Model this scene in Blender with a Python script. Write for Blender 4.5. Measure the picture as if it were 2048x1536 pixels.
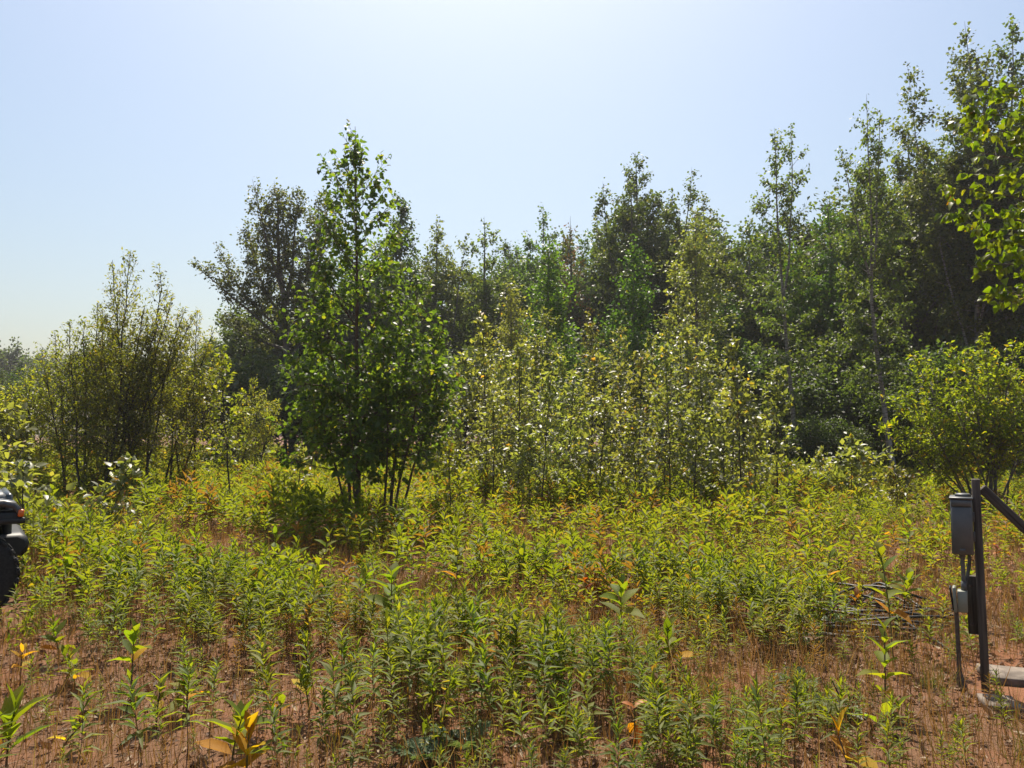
import bpy, math, random
import numpy as np
from mathutils import Vector, Matrix, Euler
R = math.radians
sc = bpy.context.scene
for o in list(bpy.data.objects): bpy.data.objects.remove(o)

# ------------------------------------------------------------------ camera, sky, sun, exposure
F, PITCH, CAMZ = 1577.0, R(3.5), 1.6            # focal length in pixels of the 2048 px wide photo
cam = bpy.data.cameras.new('camera'); camo = bpy.data.objects.new('camera', cam)
sc.collection.objects.link(camo); sc.camera = camo
cam.sensor_width = 36; cam.lens = 36 * F / 2048; cam.clip_start = 0.05; cam.clip_end = 3000
camo.location = (0, 0, CAMZ); camo.rotation_euler = (R(90) + PITCH, 0, 0)

SUN_EL, SUN_AZ = R(59), R(-3)                    # azimuth from +Y towards +X
w = bpy.data.worlds.new('World'); sc.world = w; w.use_nodes = True
wn = w.node_tree.nodes; wl = w.node_tree.links
sky = wn.new('ShaderNodeTexSky'); sky.sky_type = 'NISHITA'; sky.sun_disc = False
sky.sun_elevation = SUN_EL; sky.sun_rotation = SUN_AZ
sky.altitude = 200; sky.air_density = 1.5; sky.dust_density = 3.2; sky.ozone_density = 3.4
bg = wn['Background']; bg.inputs['Strength'].default_value = 0.078
wl.new(sky.outputs[0], bg.inputs['Color'])
sun = bpy.data.lights.new('sun', 'SUN'); sun.energy = 5.0; sun.angle = R(0.55); sun.color = (1.0, 0.91, 0.77)
suno = bpy.data.objects.new('sun', sun); sc.collection.objects.link(suno)
sdir = Vector((math.sin(SUN_AZ) * math.cos(SUN_EL), math.cos(SUN_AZ) * math.cos(SUN_EL), math.sin(SUN_EL)))
suno.rotation_euler = (-sdir).to_track_quat('-Z', 'Y').to_euler(); suno.location = (0, 0, 40)
sc.view_settings.view_transform = 'Standard'; sc.view_settings.look = 'None'
sc.view_settings.exposure = 0.75; sc.view_settings.gamma = 1.0; sc.view_settings.use_curve_mapping = False
sc.render.engine = 'CYCLES'
cy = sc.cycles
cy.max_bounces = 8; cy.diffuse_bounces = 5; cy.glossy_bounces = 2; cy.transmission_bounces = 4; cy.transparent_max_bounces = 4
cy.volume_bounces = 1; cy.use_denoising = True; cy.caustics_reflective = False; cy.caustics_refractive = False

def ray(u, v):
    a, b = (u - 1024) / F, -(v - 768) / F
    return np.array([a, math.cos(PITCH) - math.sin(PITCH) * b, math.sin(PITCH) + math.cos(PITCH) * b])
def at(u, v, Y):
    d = ray(u, v); k = Y / d[1]; return np.array([d[0] * k, Y, CAMZ + d[2] * k])
def ground_at(u, v):
    d = ray(u, v); k = -CAMZ / d[2]; return np.array([d[0] * k, d[1] * k, 0.0])
def gz(x, y):
    return (0.05 * np.sin(0.55 * x + 1.0) * np.sin(0.43 * y + 0.4) + 0.025 * np.sin(1.7 * x - 0.9 * y)
            + 0.012 * np.sin(4.1 * x + 2.3 * y) * np.sin(3.3 * y - 1.2 * x))

# ------------------------------------------------------------------ helpers
def link(o, parent=None):
    sc.collection.objects.link(o)
    if parent is not None: o.parent = parent
    return o
def tag(o, label=None, cat=None, group=None, kind=None):
    if label: o['label'] = label
    if cat: o['category'] = cat
    if group: o['group'] = group
    if kind: o['kind'] = kind
    return o
def empty(name, loc=(0, 0, 0), rz=0.0, s=1.0):
    o = bpy.data.objects.new(name, None); o.location = loc; o.rotation_euler = (0, 0, rz); o.scale = (s, s, s)
    o.empty_display_size = 0.1
    return link(o)
def obj(name, me, parent=None):
    return link(bpy.data.objects.new(name, me), parent)
def copy_tree(o, parent=None):
    c = o.copy(); sc.collection.objects.link(c)
    c.parent = parent
    for ch in o.children: copy_tree(ch, c)
    return c
def unit(a):
    return a / np.maximum(np.linalg.norm(a, axis=-1, keepdims=True), 1e-9)

class MB:
    """collects triangles/quads with a per-vertex tint, builds one mesh"""
    def __init__(s): s.v = []; s.t = []; s.q = []; s.tm = []; s.qm = []; s.tint = []; s.n = 0
    def add(s, v, tri=None, quad=None, tint=0.5, mi=0):
        v = np.asarray(v, float).reshape(-1, 3)
        if tri is not None and len(tri):
            tri = np.asarray(tri).reshape(-1, 3); s.t.append(tri + s.n); s.tm.append(np.full(len(tri), mi))
        if quad is not None and len(quad):
            quad = np.asarray(quad).reshape(-1, 4); s.q.append(quad + s.n); s.qm.append(np.full(len(quad), mi))
        s.v.append(v); s.tint.append(np.broadcast_to(np.asarray(tint, float), (len(v),)).copy()); s.n += len(v)
    def arrays(s):
        V = np.concatenate(s.v) if s.v else np.zeros((0, 3))
        T = np.concatenate(s.t) if s.t else np.zeros((0, 3), int)
        Q = np.concatenate(s.q) if s.q else np.zeros((0, 4), int)
        TM = np.concatenate(s.tm) if s.tm else np.zeros(0, int)
        QM = np.concatenate(s.qm) if s.qm else np.zeros(0, int)
        C = np.concatenate(s.tint) if s.tint else np.zeros(0)
        return V, T, Q, TM, QM, C
    def mesh(s, name, mats, smooth=False):
        V, T, Q, TM, QM, C = s.arrays()
        me = bpy.data.meshes.new(name)
        me.vertices.add(len(V)); me.vertices.foreach_set('co', V.astype(np.float32).ravel())
        nl = 3 * len(T) + 4 * len(Q)
        me.loops.add(nl); me.loops.foreach_set('vertex_index', np.concatenate([T.ravel(), Q.ravel()]).astype(np.int32))
        me.polygons.add(len(T) + len(Q))
        st = np.concatenate([np.arange(len(T)) * 3, 3 * len(T) + np.arange(len(Q)) * 4]).astype(np.int32)
        me.polygons.foreach_set('loop_start', st)
        me.polygons.foreach_set('material_index', np.concatenate([TM, QM]).astype(np.int32))
        if smooth: me.polygons.foreach_set('use_smooth', np.ones(len(T) + len(Q), bool))
        a = me.attributes.new('tint', 'FLOAT', 'POINT'); a.data.foreach_set('value', C.astype(np.float32))
        for m in (mats if isinstance(mats, (list, tuple)) else [mats]): me.materials.append(m)
        me.update(calc_edges=True)
        return me
    # --- shapes
    def tube(s, pts, rad, k=6, mi=0, tint=0.5, caps=False):
        pts = np.asarray(pts, float); n = len(pts); rad = np.broadcast_to(np.asarray(rad, float), (n,))
        tg = unit(np.gradient(pts, axis=0))
        ref = np.array([0.0, 0, 1]) if abs(tg[:, 2]).mean() < 0.8 else np.array([1.0, 0, 0])
        a = unit(np.cross(tg, ref)); b = np.cross(tg, a)
        an = np.arange(k) * 2 * math.pi / k
        ring = (np.cos(an)[None, :, None] * a[:, None] + np.sin(an)[None, :, None] * b[:, None]) * rad[:, None, None] + pts[:, None]
        i = np.arange(n - 1)[:, None] * k; j = np.arange(k)[None]; j2 = (j + 1) % k
        q = np.stack([i + j, i + j2, i + k + j2, i + k + j], -1).reshape(-1, 4)
        v = ring.reshape(-1, 3); tri = None
        if caps:
            v = np.concatenate([v, pts[[0]], pts[[-1]]]); c0, c1 = n * k, n * k + 1
            jj = np.arange(k); jk = (jj + 1) % k
            tri = np.concatenate([np.stack([np.full(k, c0), jk, jj], -1), np.stack([np.full(k, c1), (n - 1) * k + jj, (n - 1) * k + jk], -1)])
        s.add(v, tri, q, tint, mi)
    def sticks(s, A, B, ra, rb, mi=0, tint=0.5):
        A = np.asarray(A); B = np.asarray(B); n = len(A)
        if n == 0: return
        d = unit(B - A); ref = np.where(np.abs(d[:, 2:3]) > 0.8, np.array([[1.0, 0, 0]]), np.array([[0, 0, 1.0]]))
        a = unit(np.cross(d, ref)); b = np.cross(d, a)
        an = np.arange(3) * 2 * math.pi / 3
        off = np.cos(an)[None, :, None] * a[:, None] + np.sin(an)[None, :, None] * b[:, None]
        ra = np.broadcast_to(np.asarray(ra, float), (n,)); rb = np.broadcast_to(np.asarray(rb, float), (n,))
        v = np.concatenate([A[:, None] + off * ra[:, None, None], B[:, None] + off * rb[:, None, None]], 1)
        base = np.array([[0, 1, 4, 3], [1, 2, 5, 4], [2, 0, 3, 5]])
        q = (np.arange(n)[:, None, None] * 6 + base[None]).reshape(-1, 4)
        s.add(v.reshape(-1, 3), None, q, np.repeat(np.broadcast_to(tint, (n,)), 6), mi)
    def leaves(s, P, D, N, L, W, shape='kite', tint=0.5, fold=0.18, droop=0.12, mi=0):
        n = len(P)
        if n == 0: return
        D = unit(D); S = unit(np.cross(D, N)); N = np.cross(S, D)
        L = np.broadcast_to(np.asarray(L, float), (n,)); W = np.broadcast_to(np.asarray(W, float), (n,))
        def pt(t, side, lift):
            return P + D * (L * t)[:, None] + S * (W * side)[:, None] + N * (L * lift)[:, None]
        if shape == 'kite':
            pts = [pt(0, 0, 0), pt(.42, .5, fold * .5), pt(1, 0, -droop), pt(.42, -.5, fold * .5)]
            tri = [[0, 1, 2], [0, 2, 3]]
        elif shape == 'lance':
            pts = [pt(0, 0, 0), pt(.38, .5, fold * .4), pt(.42, 0, 0), pt(.38, -.5, fold * .4), pt(1, 0, -droop)]
            tri = [[0, 1, 2], [0, 2, 3], [1, 4, 2], [2, 4, 3]]
        else:  # oval / ovate
            w1, w2 = (.5, .33) if shape == 'ovate' else (.42, .45)
            pts = [pt(0, 0, 0), pt(.28, w1, fold * .5), pt(.3, 0, 0), pt(.28, -w1, fold * .5),
                   pt(.68, w2, fold * .35 - droop * .5), pt(.7, 0, -droop * .5), pt(.68, -w2, fold * .35 - droop * .5), pt(1, 0, -droop * 1.3)]
            tri = [[0, 1, 2], [0, 2, 3], [1, 4, 5], [1, 5, 2], [2, 5, 6], [2, 6, 3], [4, 7, 5], [5, 7, 6]]
        v = np.stack(pts, 1); k = v.shape[1]
        t = (np.arange(n)[:, None, None] * k + np.array(tri)[None]).reshape(-1, 3)
        s.add(v.reshape(-1, 3), t, None, np.repeat(np.broadcast_to(np.asarray(tint, float), (n,)), k), mi)
    def box(s, c, d, rot=None, bev=0.0, mi=0, tint=0.5):
        """box centre c, full size d, optional bevel and 3x3 rotation"""
        h = np.asarray(d, float) / 2
        if bev <= 0:
            v = np.array([[x, y, z] for x in (-1, 1) for y in (-1, 1) for z in (-1, 1)], float) * h
            q = [[0, 1, 3, 2], [4, 6, 7, 5], [0, 4, 5, 1], [2, 3, 7, 6], [0, 2, 6, 4], [1, 5, 7, 3]]; tri = None
        else:
            v = []; idx = {}
            for x in (-1, 1):
                for y in (-1, 1):
                    for z in (-1, 1):
                        for ax in range(3):
                            p = np.array([x, y, z], float) * (h - bev); p[ax] = (x, y, z)[ax] * h[ax]
                            idx[(x, y, z, ax)] = len(v); v.append(p)
            v = np.array(v); q = []; tri = []
            for ax in range(3):
                o1, o2 = (ax + 1) % 3, (ax + 2) % 3
                for sg in (-1, 1):
                    f = []
                    for a, b in ((-1, -1), (1, -1), (1, 1), (-1, 1)):
                        k = [0, 0, 0]; k[ax] = sg; k[o1] = a; k[o2] = b; f.append(idx[(*k, ax)])
                    q.append(f if sg > 0 else f[::-1])
                for a in (-1, 1):
                    for b in (-1, 1):
                        k0 = [0, 0, 0]; k0[o1] = a; k0[o2] = b; k1 = list(k0); k0[ax] = -1; k1[ax] = 1
                        f = [idx[(*k0, o1)], idx[(*k1, o1)], idx[(*k1, o2)], idx[(*k0, o2)]]
                        q.append(f if a * b < 0 else f[::-1])
            for x in (-1, 1):
                for y in (-1, 1):
                    for z in (-1, 1):
                        f = [idx[(x, y, z, 0)], idx[(x, y, z, 1)], idx[(x, y, z, 2)]]
                        tri.append(f if x * y * z > 0 else f[::-1])
        if rot is not None: v = v @ np.asarray(rot).T
        s.add(v + np.asarray(c, float), tri, q, tint, mi)

def rotm(x=0, y=0, z=0): return np.array(Euler((x, y, z)).to_matrix())

# ------------------------------------------------------------------ materials
def newmat(name):
    m = bpy.data.materials.new(name); m.use_nodes = True
    return m, m.node_tree.nodes, m.node_tree.links, m.node_tree.nodes['Principled BSDF']
def ramp(nodes, stops):
    r = nodes.new('ShaderNodeValToRGB'); e = r.color_ramp.elements
    e[0].position, e[0].color = stops[0][0], (*stops[0][1], 1)
    e[1].position, e[1].color = stops[-1][0], (*stops[-1][1], 1)
    for p, c in stops[1:-1]:
        x = e.new(p); x.color = (*c, 1)
    return r
def leafmat(name, stops, trans=0.42, tcol=(1.5, 1.7, 0.6), rough=0.42, spec=0.5, objvar=0.06):
    m, n, l, p = newmat(name)
    a = n.new('ShaderNodeAttribute'); a.attribute_name = 'tint'
    r = ramp(n, stops); l.new(a.outputs['Fac'], r.inputs[0])
    oi = n.new('ShaderNodeObjectInfo')
    mr = n.new('ShaderNodeMapRange'); mr.inputs[3].default_value = 0.5 - objvar * .35; mr.inputs[4].default_value = 0.5 + objvar * .35
    l.new(oi.outputs['Random'], mr.inputs[0])
    mv = n.new('ShaderNodeMapRange'); mv.inputs[3].default_value = 1 - objvar * 3; mv.inputs[4].default_value = 1 + objvar * 3
    mul = n.new('ShaderNodeMath'); mul.operation = 'MULTIPLY'; mul.inputs[1].default_value = 7.31
    fr = n.new('ShaderNodeMath'); fr.operation = 'FRACT'
    l.new(oi.outputs['Random'], mul.inputs[0]); l.new(mul.outputs[0], fr.inputs[0]); l.new(fr.outputs[0], mv.inputs[0])
    h = n.new('ShaderNodeHueSaturation'); l.new(mr.outputs[0], h.inputs['Hue']); l.new(mv.outputs[0], h.inputs['Value']); l.new(r.outputs[0], h.inputs['Color'])
    l.new(h.outputs[0], p.inputs['Base Color']); p.inputs['Roughness'].default_value = rough; p.inputs['Specular IOR Level'].default_value = spec
    tb = n.new('ShaderNodeBsdfTranslucent')
    mx = n.new('ShaderNodeMix'); mx.data_type = 'RGBA'; mx.blend_type = 'MULTIPLY'; mx.inputs[0].default_value = 1.0
    l.new(h.outputs[0], mx.inputs[6]); mx.inputs[7].default_value = (*tcol, 1); l.new(mx.outputs[2], tb.inputs['Color'])
    ms = n.new('ShaderNodeMixShader'); ms.inputs[0].default_value = trans
    l.new(p.outputs[0], ms.inputs[1]); l.new(tb.outputs[0], ms.inputs[2]); l.new(ms.outputs[0], n['Material Output'].inputs['Surface'])
    return m
def plainmat(name, c1, c2, scale=8, rough=0.8, stretch=(1, 1, 1), bump=0.3, detail=6, metal=0.0, spec=0.4, dist=0.01, coord='Object'):
    m, n, l, p = newmat(name)
    tc = n.new('ShaderNodeTexCoord'); mp = n.new('ShaderNodeMapping'); mp.inputs['Scale'].default_value = stretch
    l.new(tc.outputs[coord], mp.inputs[0])
    nz = n.new('ShaderNodeTexNoise'); nz.inputs['Scale'].default_value = scale; nz.inputs['Detail'].default_value = detail
    l.new(mp.outputs[0], nz.inputs['Vector'])
    r = ramp(n, [(0.3, c1), (0.7, c2)]); l.new(nz.outputs['Fac'], r.inputs[0]); l.new(r.outputs[0], p.inputs['Base Color'])
    b = n.new('ShaderNodeBump'); b.inputs['Strength'].default_value = bump; b.inputs['Distance'].default_value = dist
    l.new(nz.outputs['Fac'], b.inputs['Height']); l.new(b.outputs[0], p.inputs['Normal'])
    p.inputs['Roughness'].default_value = rough; p.inputs['Metallic'].default_value = metal; p.inputs['Specular IOR Level'].default_value = spec
    return m

M = {}
M['birch_leaf'] = leafmat('birch_leaf', [(0, (.036, .062, .015)), (.5, (.058, .095, .02)), (.93, (.09, .125, .024)), (1, (.16, .15, .02))], trans=.55, tcol=(3.3, 3.0, .7), rough=.46)
M['wood_leaf'] = leafmat('wood_leaf', [(0, (.034, .055, .02)), (.5, (.055, .085, .026)), (.95, (.085, .115, .03)), (1, (.12, .12, .025))], trans=.52, tcol=(2.7, 2.5, .7), rough=.48, objvar=.09)
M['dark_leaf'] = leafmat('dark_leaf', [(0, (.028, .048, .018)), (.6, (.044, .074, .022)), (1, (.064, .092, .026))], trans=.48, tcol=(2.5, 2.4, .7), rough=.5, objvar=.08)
M['bright_leaf'] = leafmat('bright_leaf', [(0, (.05, .095, .014)), (.5, (.075, .135, .018)), (.95, (.11, .16, .02)), (1, (.18, .15, .02))], trans=.5, tcol=(1.9, 1.9, .45), rough=.45)
M['poplar_leaf'] = leafmat('poplar_leaf', [(0, (.09, .105, .042)), (.5, (.125, .142, .055)), (.95, (.16, .168, .062)), (.985, (.2, .16, .04)), (1, (.32, .17, .03))], trans=.52, tcol=(2.7, 2.6, .7), rough=.46, spec=1.0)
M['willow_leaf'] = leafmat('willow_leaf', [(0, (.07, .09, .02)), (.5, (.10, .125, .026)), (.95, (.135, .145, .03)), (1, (.22, .16, .03))], trans=.57, tcol=(3.2, 3.0, .5), rough=.46, spec=.9)
M['shrub_leaf'] = leafmat('shrub_leaf', [(0, (.08, .105, .015)), (.5, (.12, .145, .018)), (.92, (.16, .165, .022)), (1, (.24, .14, .03))], trans=.58, tcol=(3.1, 2.9, .45), rough=.5)
M['red_leaf'] = leafmat('red_leaf', [(0, (.085, .05, .025)), (.4, (.12, .06, .028)), (.6, (.07, .085, .025)), (1, (.08, .10, .03))], trans=.45, tcol=(2.0, 1.6, .6), rough=.45)
M['overhang_leaf'] = leafmat('overhang_leaf', [(0, (.07, .115, .012)), (.5, (.10, .15, .014)), (.93, (.14, .165, .018)), (1, (.34, .12, .03))], trans=.56, tcol=(2.3, 2.3, .35), rough=.45, objvar=.03)
M['goldenrod_leaf'] = leafmat('goldenrod_leaf', [(0, (.18, .10, .045)), (.09, (.14, .085, .03)), (.12, (.082, .115, .018)), (.5, (.122, .155, .023)), (.88, (.165, .178, .027)), (1, (.23, .18, .03))], trans=.54, tcol=(2.0, 1.95, .4), rough=.56, spec=.28)
M['milkweed_leaf'] = leafmat('milkweed_leaf', [(0, (.10, .14, .018)), (.5, (.135, .175, .022)), (1, (.17, .185, .024))], trans=.56, tcol=(2.1, 2.0, .32), rough=.6, spec=.22, objvar=.07)
M['milkweed_yellow'] = leafmat('milkweed_yellow', [(0, (.42, .24, .02)), (.5, (.5, .30, .03)), (1, (.36, .26, .03))], trans=.58, tcol=(1.6, 1.4, .3), rough=.6, spec=.15, objvar=.08)
M['milkweed_orange'] = leafmat('milkweed_orange', [(0, (.34, .12, .02)), (.5, (.45, .19, .02)), (1, (.25, .10, .03))], trans=.45, tcol=(1.3, 1.0, .3), rough=.55, objvar=.08)
M['tansy_leaf'] = leafmat('tansy_leaf', [(0, (.10, .14, .07)), (1, (.17, .22, .12))], trans=.3, rough=.5)
M['dry_leaf'] = leafmat('dry_leaf', [(0, (.09, .05, .03)), (.5, (.19, .11, .06)), (.85, (.28, .20, .12)), (1, (.38, .31, .22))], trans=.2, tcol=(1, .9, .7), rough=.7, spec=.3)
M['dry_grass'] = leafmat('dry_grass', [(0, (.13, .07, .032)), (.45, (.24, .15, .07)), (.62, (.22, .14, .06)), (.72, (.12, .13, .03)), (.82, (.16, .13, .045)), (1, (.34, .26, .14))], trans=.45, tcol=(1.6, 1.4, .7), rough=.6, spec=.3)
M['flower_yellow'] = leafmat('flower_yellow', [(0, (.45, .28, .01)), (1, (.62, .40, .02))], trans=.35, tcol=(1.2, 1.1, .3), rough=.7)
M['stem_brown'] = plainmat('stem_brown', (.07, .04, .022), (.15, .09, .045), 30, .7, bump=.1)
M['stem_green'] = plainmat('stem_green', (.10, .10, .03), (.15, .13, .04), 30, .6, bump=.1)
M['bark_brown'] = plainmat('bark_brown', (.05, .034, .024), (.13, .085, .055), 14, .85, (1, 1, .3), .6)
M['bark_grey'] = plainmat('bark_grey', (.06, .052, .044), (.16, .145, .125), 10, .85, (1, 1, .3), .6)
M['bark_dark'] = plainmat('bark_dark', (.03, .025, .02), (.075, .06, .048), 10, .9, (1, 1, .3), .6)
def birch_bark():
    m, n, l, p = newmat('birch_bark')
    tc = n.new('ShaderNodeTexCoord'); mp = n.new('ShaderNodeMapping'); mp.inputs['Scale'].default_value = (3, 3, 16)
    l.new(tc.outputs['Object'], mp.inputs[0])
    nz = n.new('ShaderNodeTexNoise'); nz.inputs['Scale'].default_value = 1.6; nz.inputs['Detail'].default_value = 5; l.new(mp.outputs[0], nz.inputs[0])
    r = ramp(n, [(.38, (.04, .035, .03)), (.5, (.19, .175, .155)), (.8, (.36, .345, .315))]); l.new(nz.outputs[0], r.inputs[0])
    l.new(r.outputs[0], p.inputs['Base Color']); p.inputs['Roughness'].default_value = .7
    b = n.new('ShaderNodeBump'); b.inputs['Strength'].default_value = .4; b.inputs['Distance'].default_value = .01
    l.new(nz.outputs[0], b.inputs['Height']); l.new(b.outputs[0], p.inputs['Normal'])
    return m
M['birch_bark'] = birch_bark()
def soil():
    m, n, l, p = newmat('soil')
    tc = n.new('ShaderNodeTexCoord')
    def noise(s, d, rgh=.55):
        x = n.new('ShaderNodeTexNoise'); x.inputs['Scale'].default_value = s; x.inputs['Detail'].default_value = d; x.inputs['Roughness'].default_value = rgh
        l.new(tc.outputs['Object'], x.inputs['Vector']); return x
    n1, n2, n3 = noise(.7, 4), noise(9, 8, .65), noise(60, 6, .7)
    r1 = ramp(n, [(.3, (.185, .075, .036)), (.55, (.26, .11, .052)), (.75, (.145, .066, .036))]); l.new(n2.outputs[0], r1.inputs[0])
    r2 = ramp(n, [(.35, (.075, .042, .024)), (.65, (.20, .11, .06))]); l.new(n3.outputs[0], r2.inputs[0])
    f = ramp(n, [(.40, (.1, .1, .1)), (.56, (.9, .9, .9))])
    ad = n.new('ShaderNodeMath'); ad.operation = 'MULTIPLY_ADD'; ad.inputs[1].default_value = .35
    l.new(n2.outputs[0], ad.inputs[0])
    ml = n.new('ShaderNodeMath'); ml.operation = 'MULTIPLY'; ml.inputs[1].default_value = .7; l.new(n1.outputs[0], ml.inputs[0]); l.new(ml.outputs[0], ad.inputs[2])
    l.new(ad.outputs[0], f.inputs[0])
    mx = n.new('ShaderNodeMix'); mx.data_type = 'RGBA'; l.new(f.outputs[0], mx.inputs[0]); l.new(r1.outputs[0], mx.inputs[6]); l.new(r2.outputs[0], mx.inputs[7])
    l.new(mx.outputs[2], p.inputs['Base Color']); p.inputs['Roughness'].default_value = .95; p.inputs['Specular IOR Level'].default_value = .2
    sm = n.new('ShaderNodeMath'); sm.operation = 'MULTIPLY_ADD'; sm.inputs[1].default_value = .3; l.new(n3.outputs[0], sm.inputs[0]); l.new(n2.outputs[0], sm.inputs[2])
    b = n.new('ShaderNodeBump'); b.inputs['Strength'].default_value = .9; b.inputs['Distance'].default_value = .03
    l.new(sm.outputs[0], b.inputs['Height']); l.new(b.outputs[0], p.inputs['Normal'])
    return m
M['soil'] = soil()

# ------------------------------------------------------------------ ground
def build_ground():
    a = np.linspace(-1, 1, 181)
    k = 7.2
    X = np.sinh(a * k) / math.sinh(k) * 400
    Y = np.sinh(a * k) / math.sinh(k) * 400 + 6
    gx, gy = np.meshgrid(X, Y)
    zz = gz(gx, gy) + .012 * np.sin(9 * gx + 3 * np.sin(5 * gy)) * np.sin(8 * gy) * (np.hypot(gx, gy - 6) < 15)
    v = np.stack([gx, gy, zz], -1).reshape(-1, 3); n = len(a)
    i, j = np.meshgrid(np.arange(n - 1), np.arange(n - 1), indexing='ij')
    b = i * n + j
    q = np.stack([b, b + 1, b + n + 1, b + n], -1).reshape(-1, 4)
    mb = MB(); mb.add(v, None, q)
    tag(obj('ground', mb.mesh('ground', M['soil'], True)), 'reddish sandy soil of the weedy clearing', kind='structure')
build_ground()

# ------------------------------------------------------------------ trees
class Leafer:
    def __init__(s): s.P = []; s.D = []; s.A = []
    def add(s, P, D): s.P.append(P); s.D.append(D)

def stem(rng, mb, lf, base, top, r0, env, tb, nb, el=(20, 65), tw=1.0, wander=.02, spacing=.05, curl=.25, mid=None, k=7, twl=.34, r1=.004, keep=1.0, lm=3.0, lv=(.55, 1.15)):
    base = np.asarray(base, float); top = np.asarray(top, float); H = max(np.linalg.norm(top - base), .01)
    n = 10; t = np.linspace(0, 1, n)
    if mid is None: pts = base[None] * (1 - t[:, None]) + top[None] * t[:, None]
    else:
        mid = np.asarray(mid, float)
        pts = base[None] * ((1 - t) ** 2)[:, None] + 2 * mid[None] * (t * (1 - t))[:, None] + top[None] * (t ** 2)[:, None]
    wv = np.cumsum(rng.normal(0, wander * H / 3, (n, 2)), 0); wv = wv - wv[0] - (wv[-1] - wv[0])[None] * t[:, None]
    pts[:, :2] += wv
    rad = r0 * (1 - t) ** .85 + r1
    mb.tube(pts, rad, k)
    et = np.array([e[0] for e in env]); er = np.array([e[1] for e in env])
    an0 = rng.uniform(0, 6.28)
    for i in range(nb):
        if rng.random() > keep: continue
        tt = tb + (.97 - tb) * ((i + rng.random()) / nb)
        p = np.array([np.interp(tt, t, pts[:, c]) for c in range(3)])
        az = an0 + i * 2.39996 + rng.normal(0, .35)
        f = (tt - tb) / max(1 - tb, .01)
        elv = R(el[0] + (el[1] - el[0]) * f + rng.normal(0, 8))
        R0 = np.interp(tt, et, er); te = min(1, tt + .55 * R0 * math.tan(max(min(elv, 1.2), -.5)) / H)
        Rr = np.interp(te, et, er) * rng.uniform(*lv)
        Lb = max(Rr / max(math.cos(elv), .35), .06)
        h = np.array([math.cos(az), math.sin(az), 0.0])
        s5 = np.linspace(0, 1, 5)
        d = h[None] * math.cos(elv) + np.array([0, 0, 1.0])[None] * (math.sin(elv) + curl * s5[:, None])
        d = unit(d + rng.normal(0, .08, (5, 3)))
        bp = p[None] + np.concatenate([[np.zeros(3)], np.cumsum(d[:-1] * Lb / 4, 0)])
        rb = min(.5 * np.interp(tt, t, rad), .008 * Lb + .002)
        mb.tube(bp, rb * (1 - s5 * .85) + .0012, 4)
        nt = max(3, int(1.35 * tw * (2 + Lb * 6)))
        ss = np.sort(rng.uniform(.18, 1.0, nt)); ss[-1] = 1.0
        tp = np.stack([np.interp(ss, s5, bp[:, c]) for c in range(3)], -1)
        td = np.stack([np.interp(ss, s5, d[:, c]) for c in range(3)], -1)
        td = unit(td + rng.normal(0, .62, (nt, 3)) + np.array([0, 0, .12])); td[-1] = d[-1]
        tl = (Lb * twl * (1.25 - ss) + .10 + .10 * rng.random(nt)) * min(1.0, .35 + Lb)
        te_ = tp + td * tl[:, None]
        mb.sticks(tp, te_, .0028 + .0015 * Lb, .0012)
        nl = np.maximum(3, (lm * tl / spacing * rng.uniform(.7, 1.3, nt)).astype(int))
        idx = np.repeat(np.arange(nt), nl); q = rng.uniform(.12, 1.05, len(idx))
        lf.add(tp[idx] + td[idx] * (tl[idx] * q)[:, None], td[idx])
    # leader leaves
    nl = int(lm * .5 * H * (1 - tb) * .35 / spacing)
    if nl:
        q = rng.uniform(max(.6, tb), 1.0, nl)
        P = np.stack([np.interp(q, t, pts[:, c]) for c in range(3)], -1)
        lf.add(P, np.tile(unit(top - base), (nl, 1)))
    return pts

def crown_mesh(rng, name, lf, size, ratio, shape, mat, droop=.35, out=.55, upn=.9, jit=.04, yellow=0.0, flat=.5):
    P = np.concatenate(lf.P); T = np.concatenate(lf.D); n = len(P)
    h = rng.normal(0, 1, (n, 3))
    D = unit(T * .55 + h * out + np.array([0, 0, -droop]))
    P = P + rng.normal(0, jit, (n, 3))
    N = np.array([0, 0, upn])[None] + rng.normal(0, flat, (n, 3))
    L = size * rng.uniform(.65, 1.2, n)
    mb = MB(); mb.leaves(P, D, N, L, L * ratio, shape, np.clip(rng.random(n) + yellow * (rng.random(n) < .2), 0, 1))
    return mb.mesh(name, mat)

def finish(name, mbw, lf, rng, label, loc, bark, leaf, size, ratio=.75, shape='kite', group=None, cat='tree', **kw):
    root = empty(name, loc)
    obj('trunk' if cat == 'tree' else 'stems', mbw.mesh('trunk', bark, True), root)
    obj('crown' if cat == 'tree' else 'foliage', crown_mesh(rng, 'crown', lf, size, ratio, shape, leaf, **kw), root)
    return tag(root, label, cat, group)

PYR = [(0, .3), (.2, .85), (.4, 1), (.6, .78), (.8, .45), (.93, .18), (1, .05)]
COL = [(0, .5), (.2, .9), (.5, 1), (.75, .75), (.9, .4), (1, .06)]
SPIRE = [(0, .6), (.25, 1), (.5, .85), (.7, .55), (.85, .3), (1, .05)]
def sc_env(e, r): return [(a, b * r) for a, b in e]

def place(u, D, vtop):
    p = at(u, vtop, D); return np.array([p[0], D, float(gz(p[0], D)) - .03]), p[2]

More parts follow.
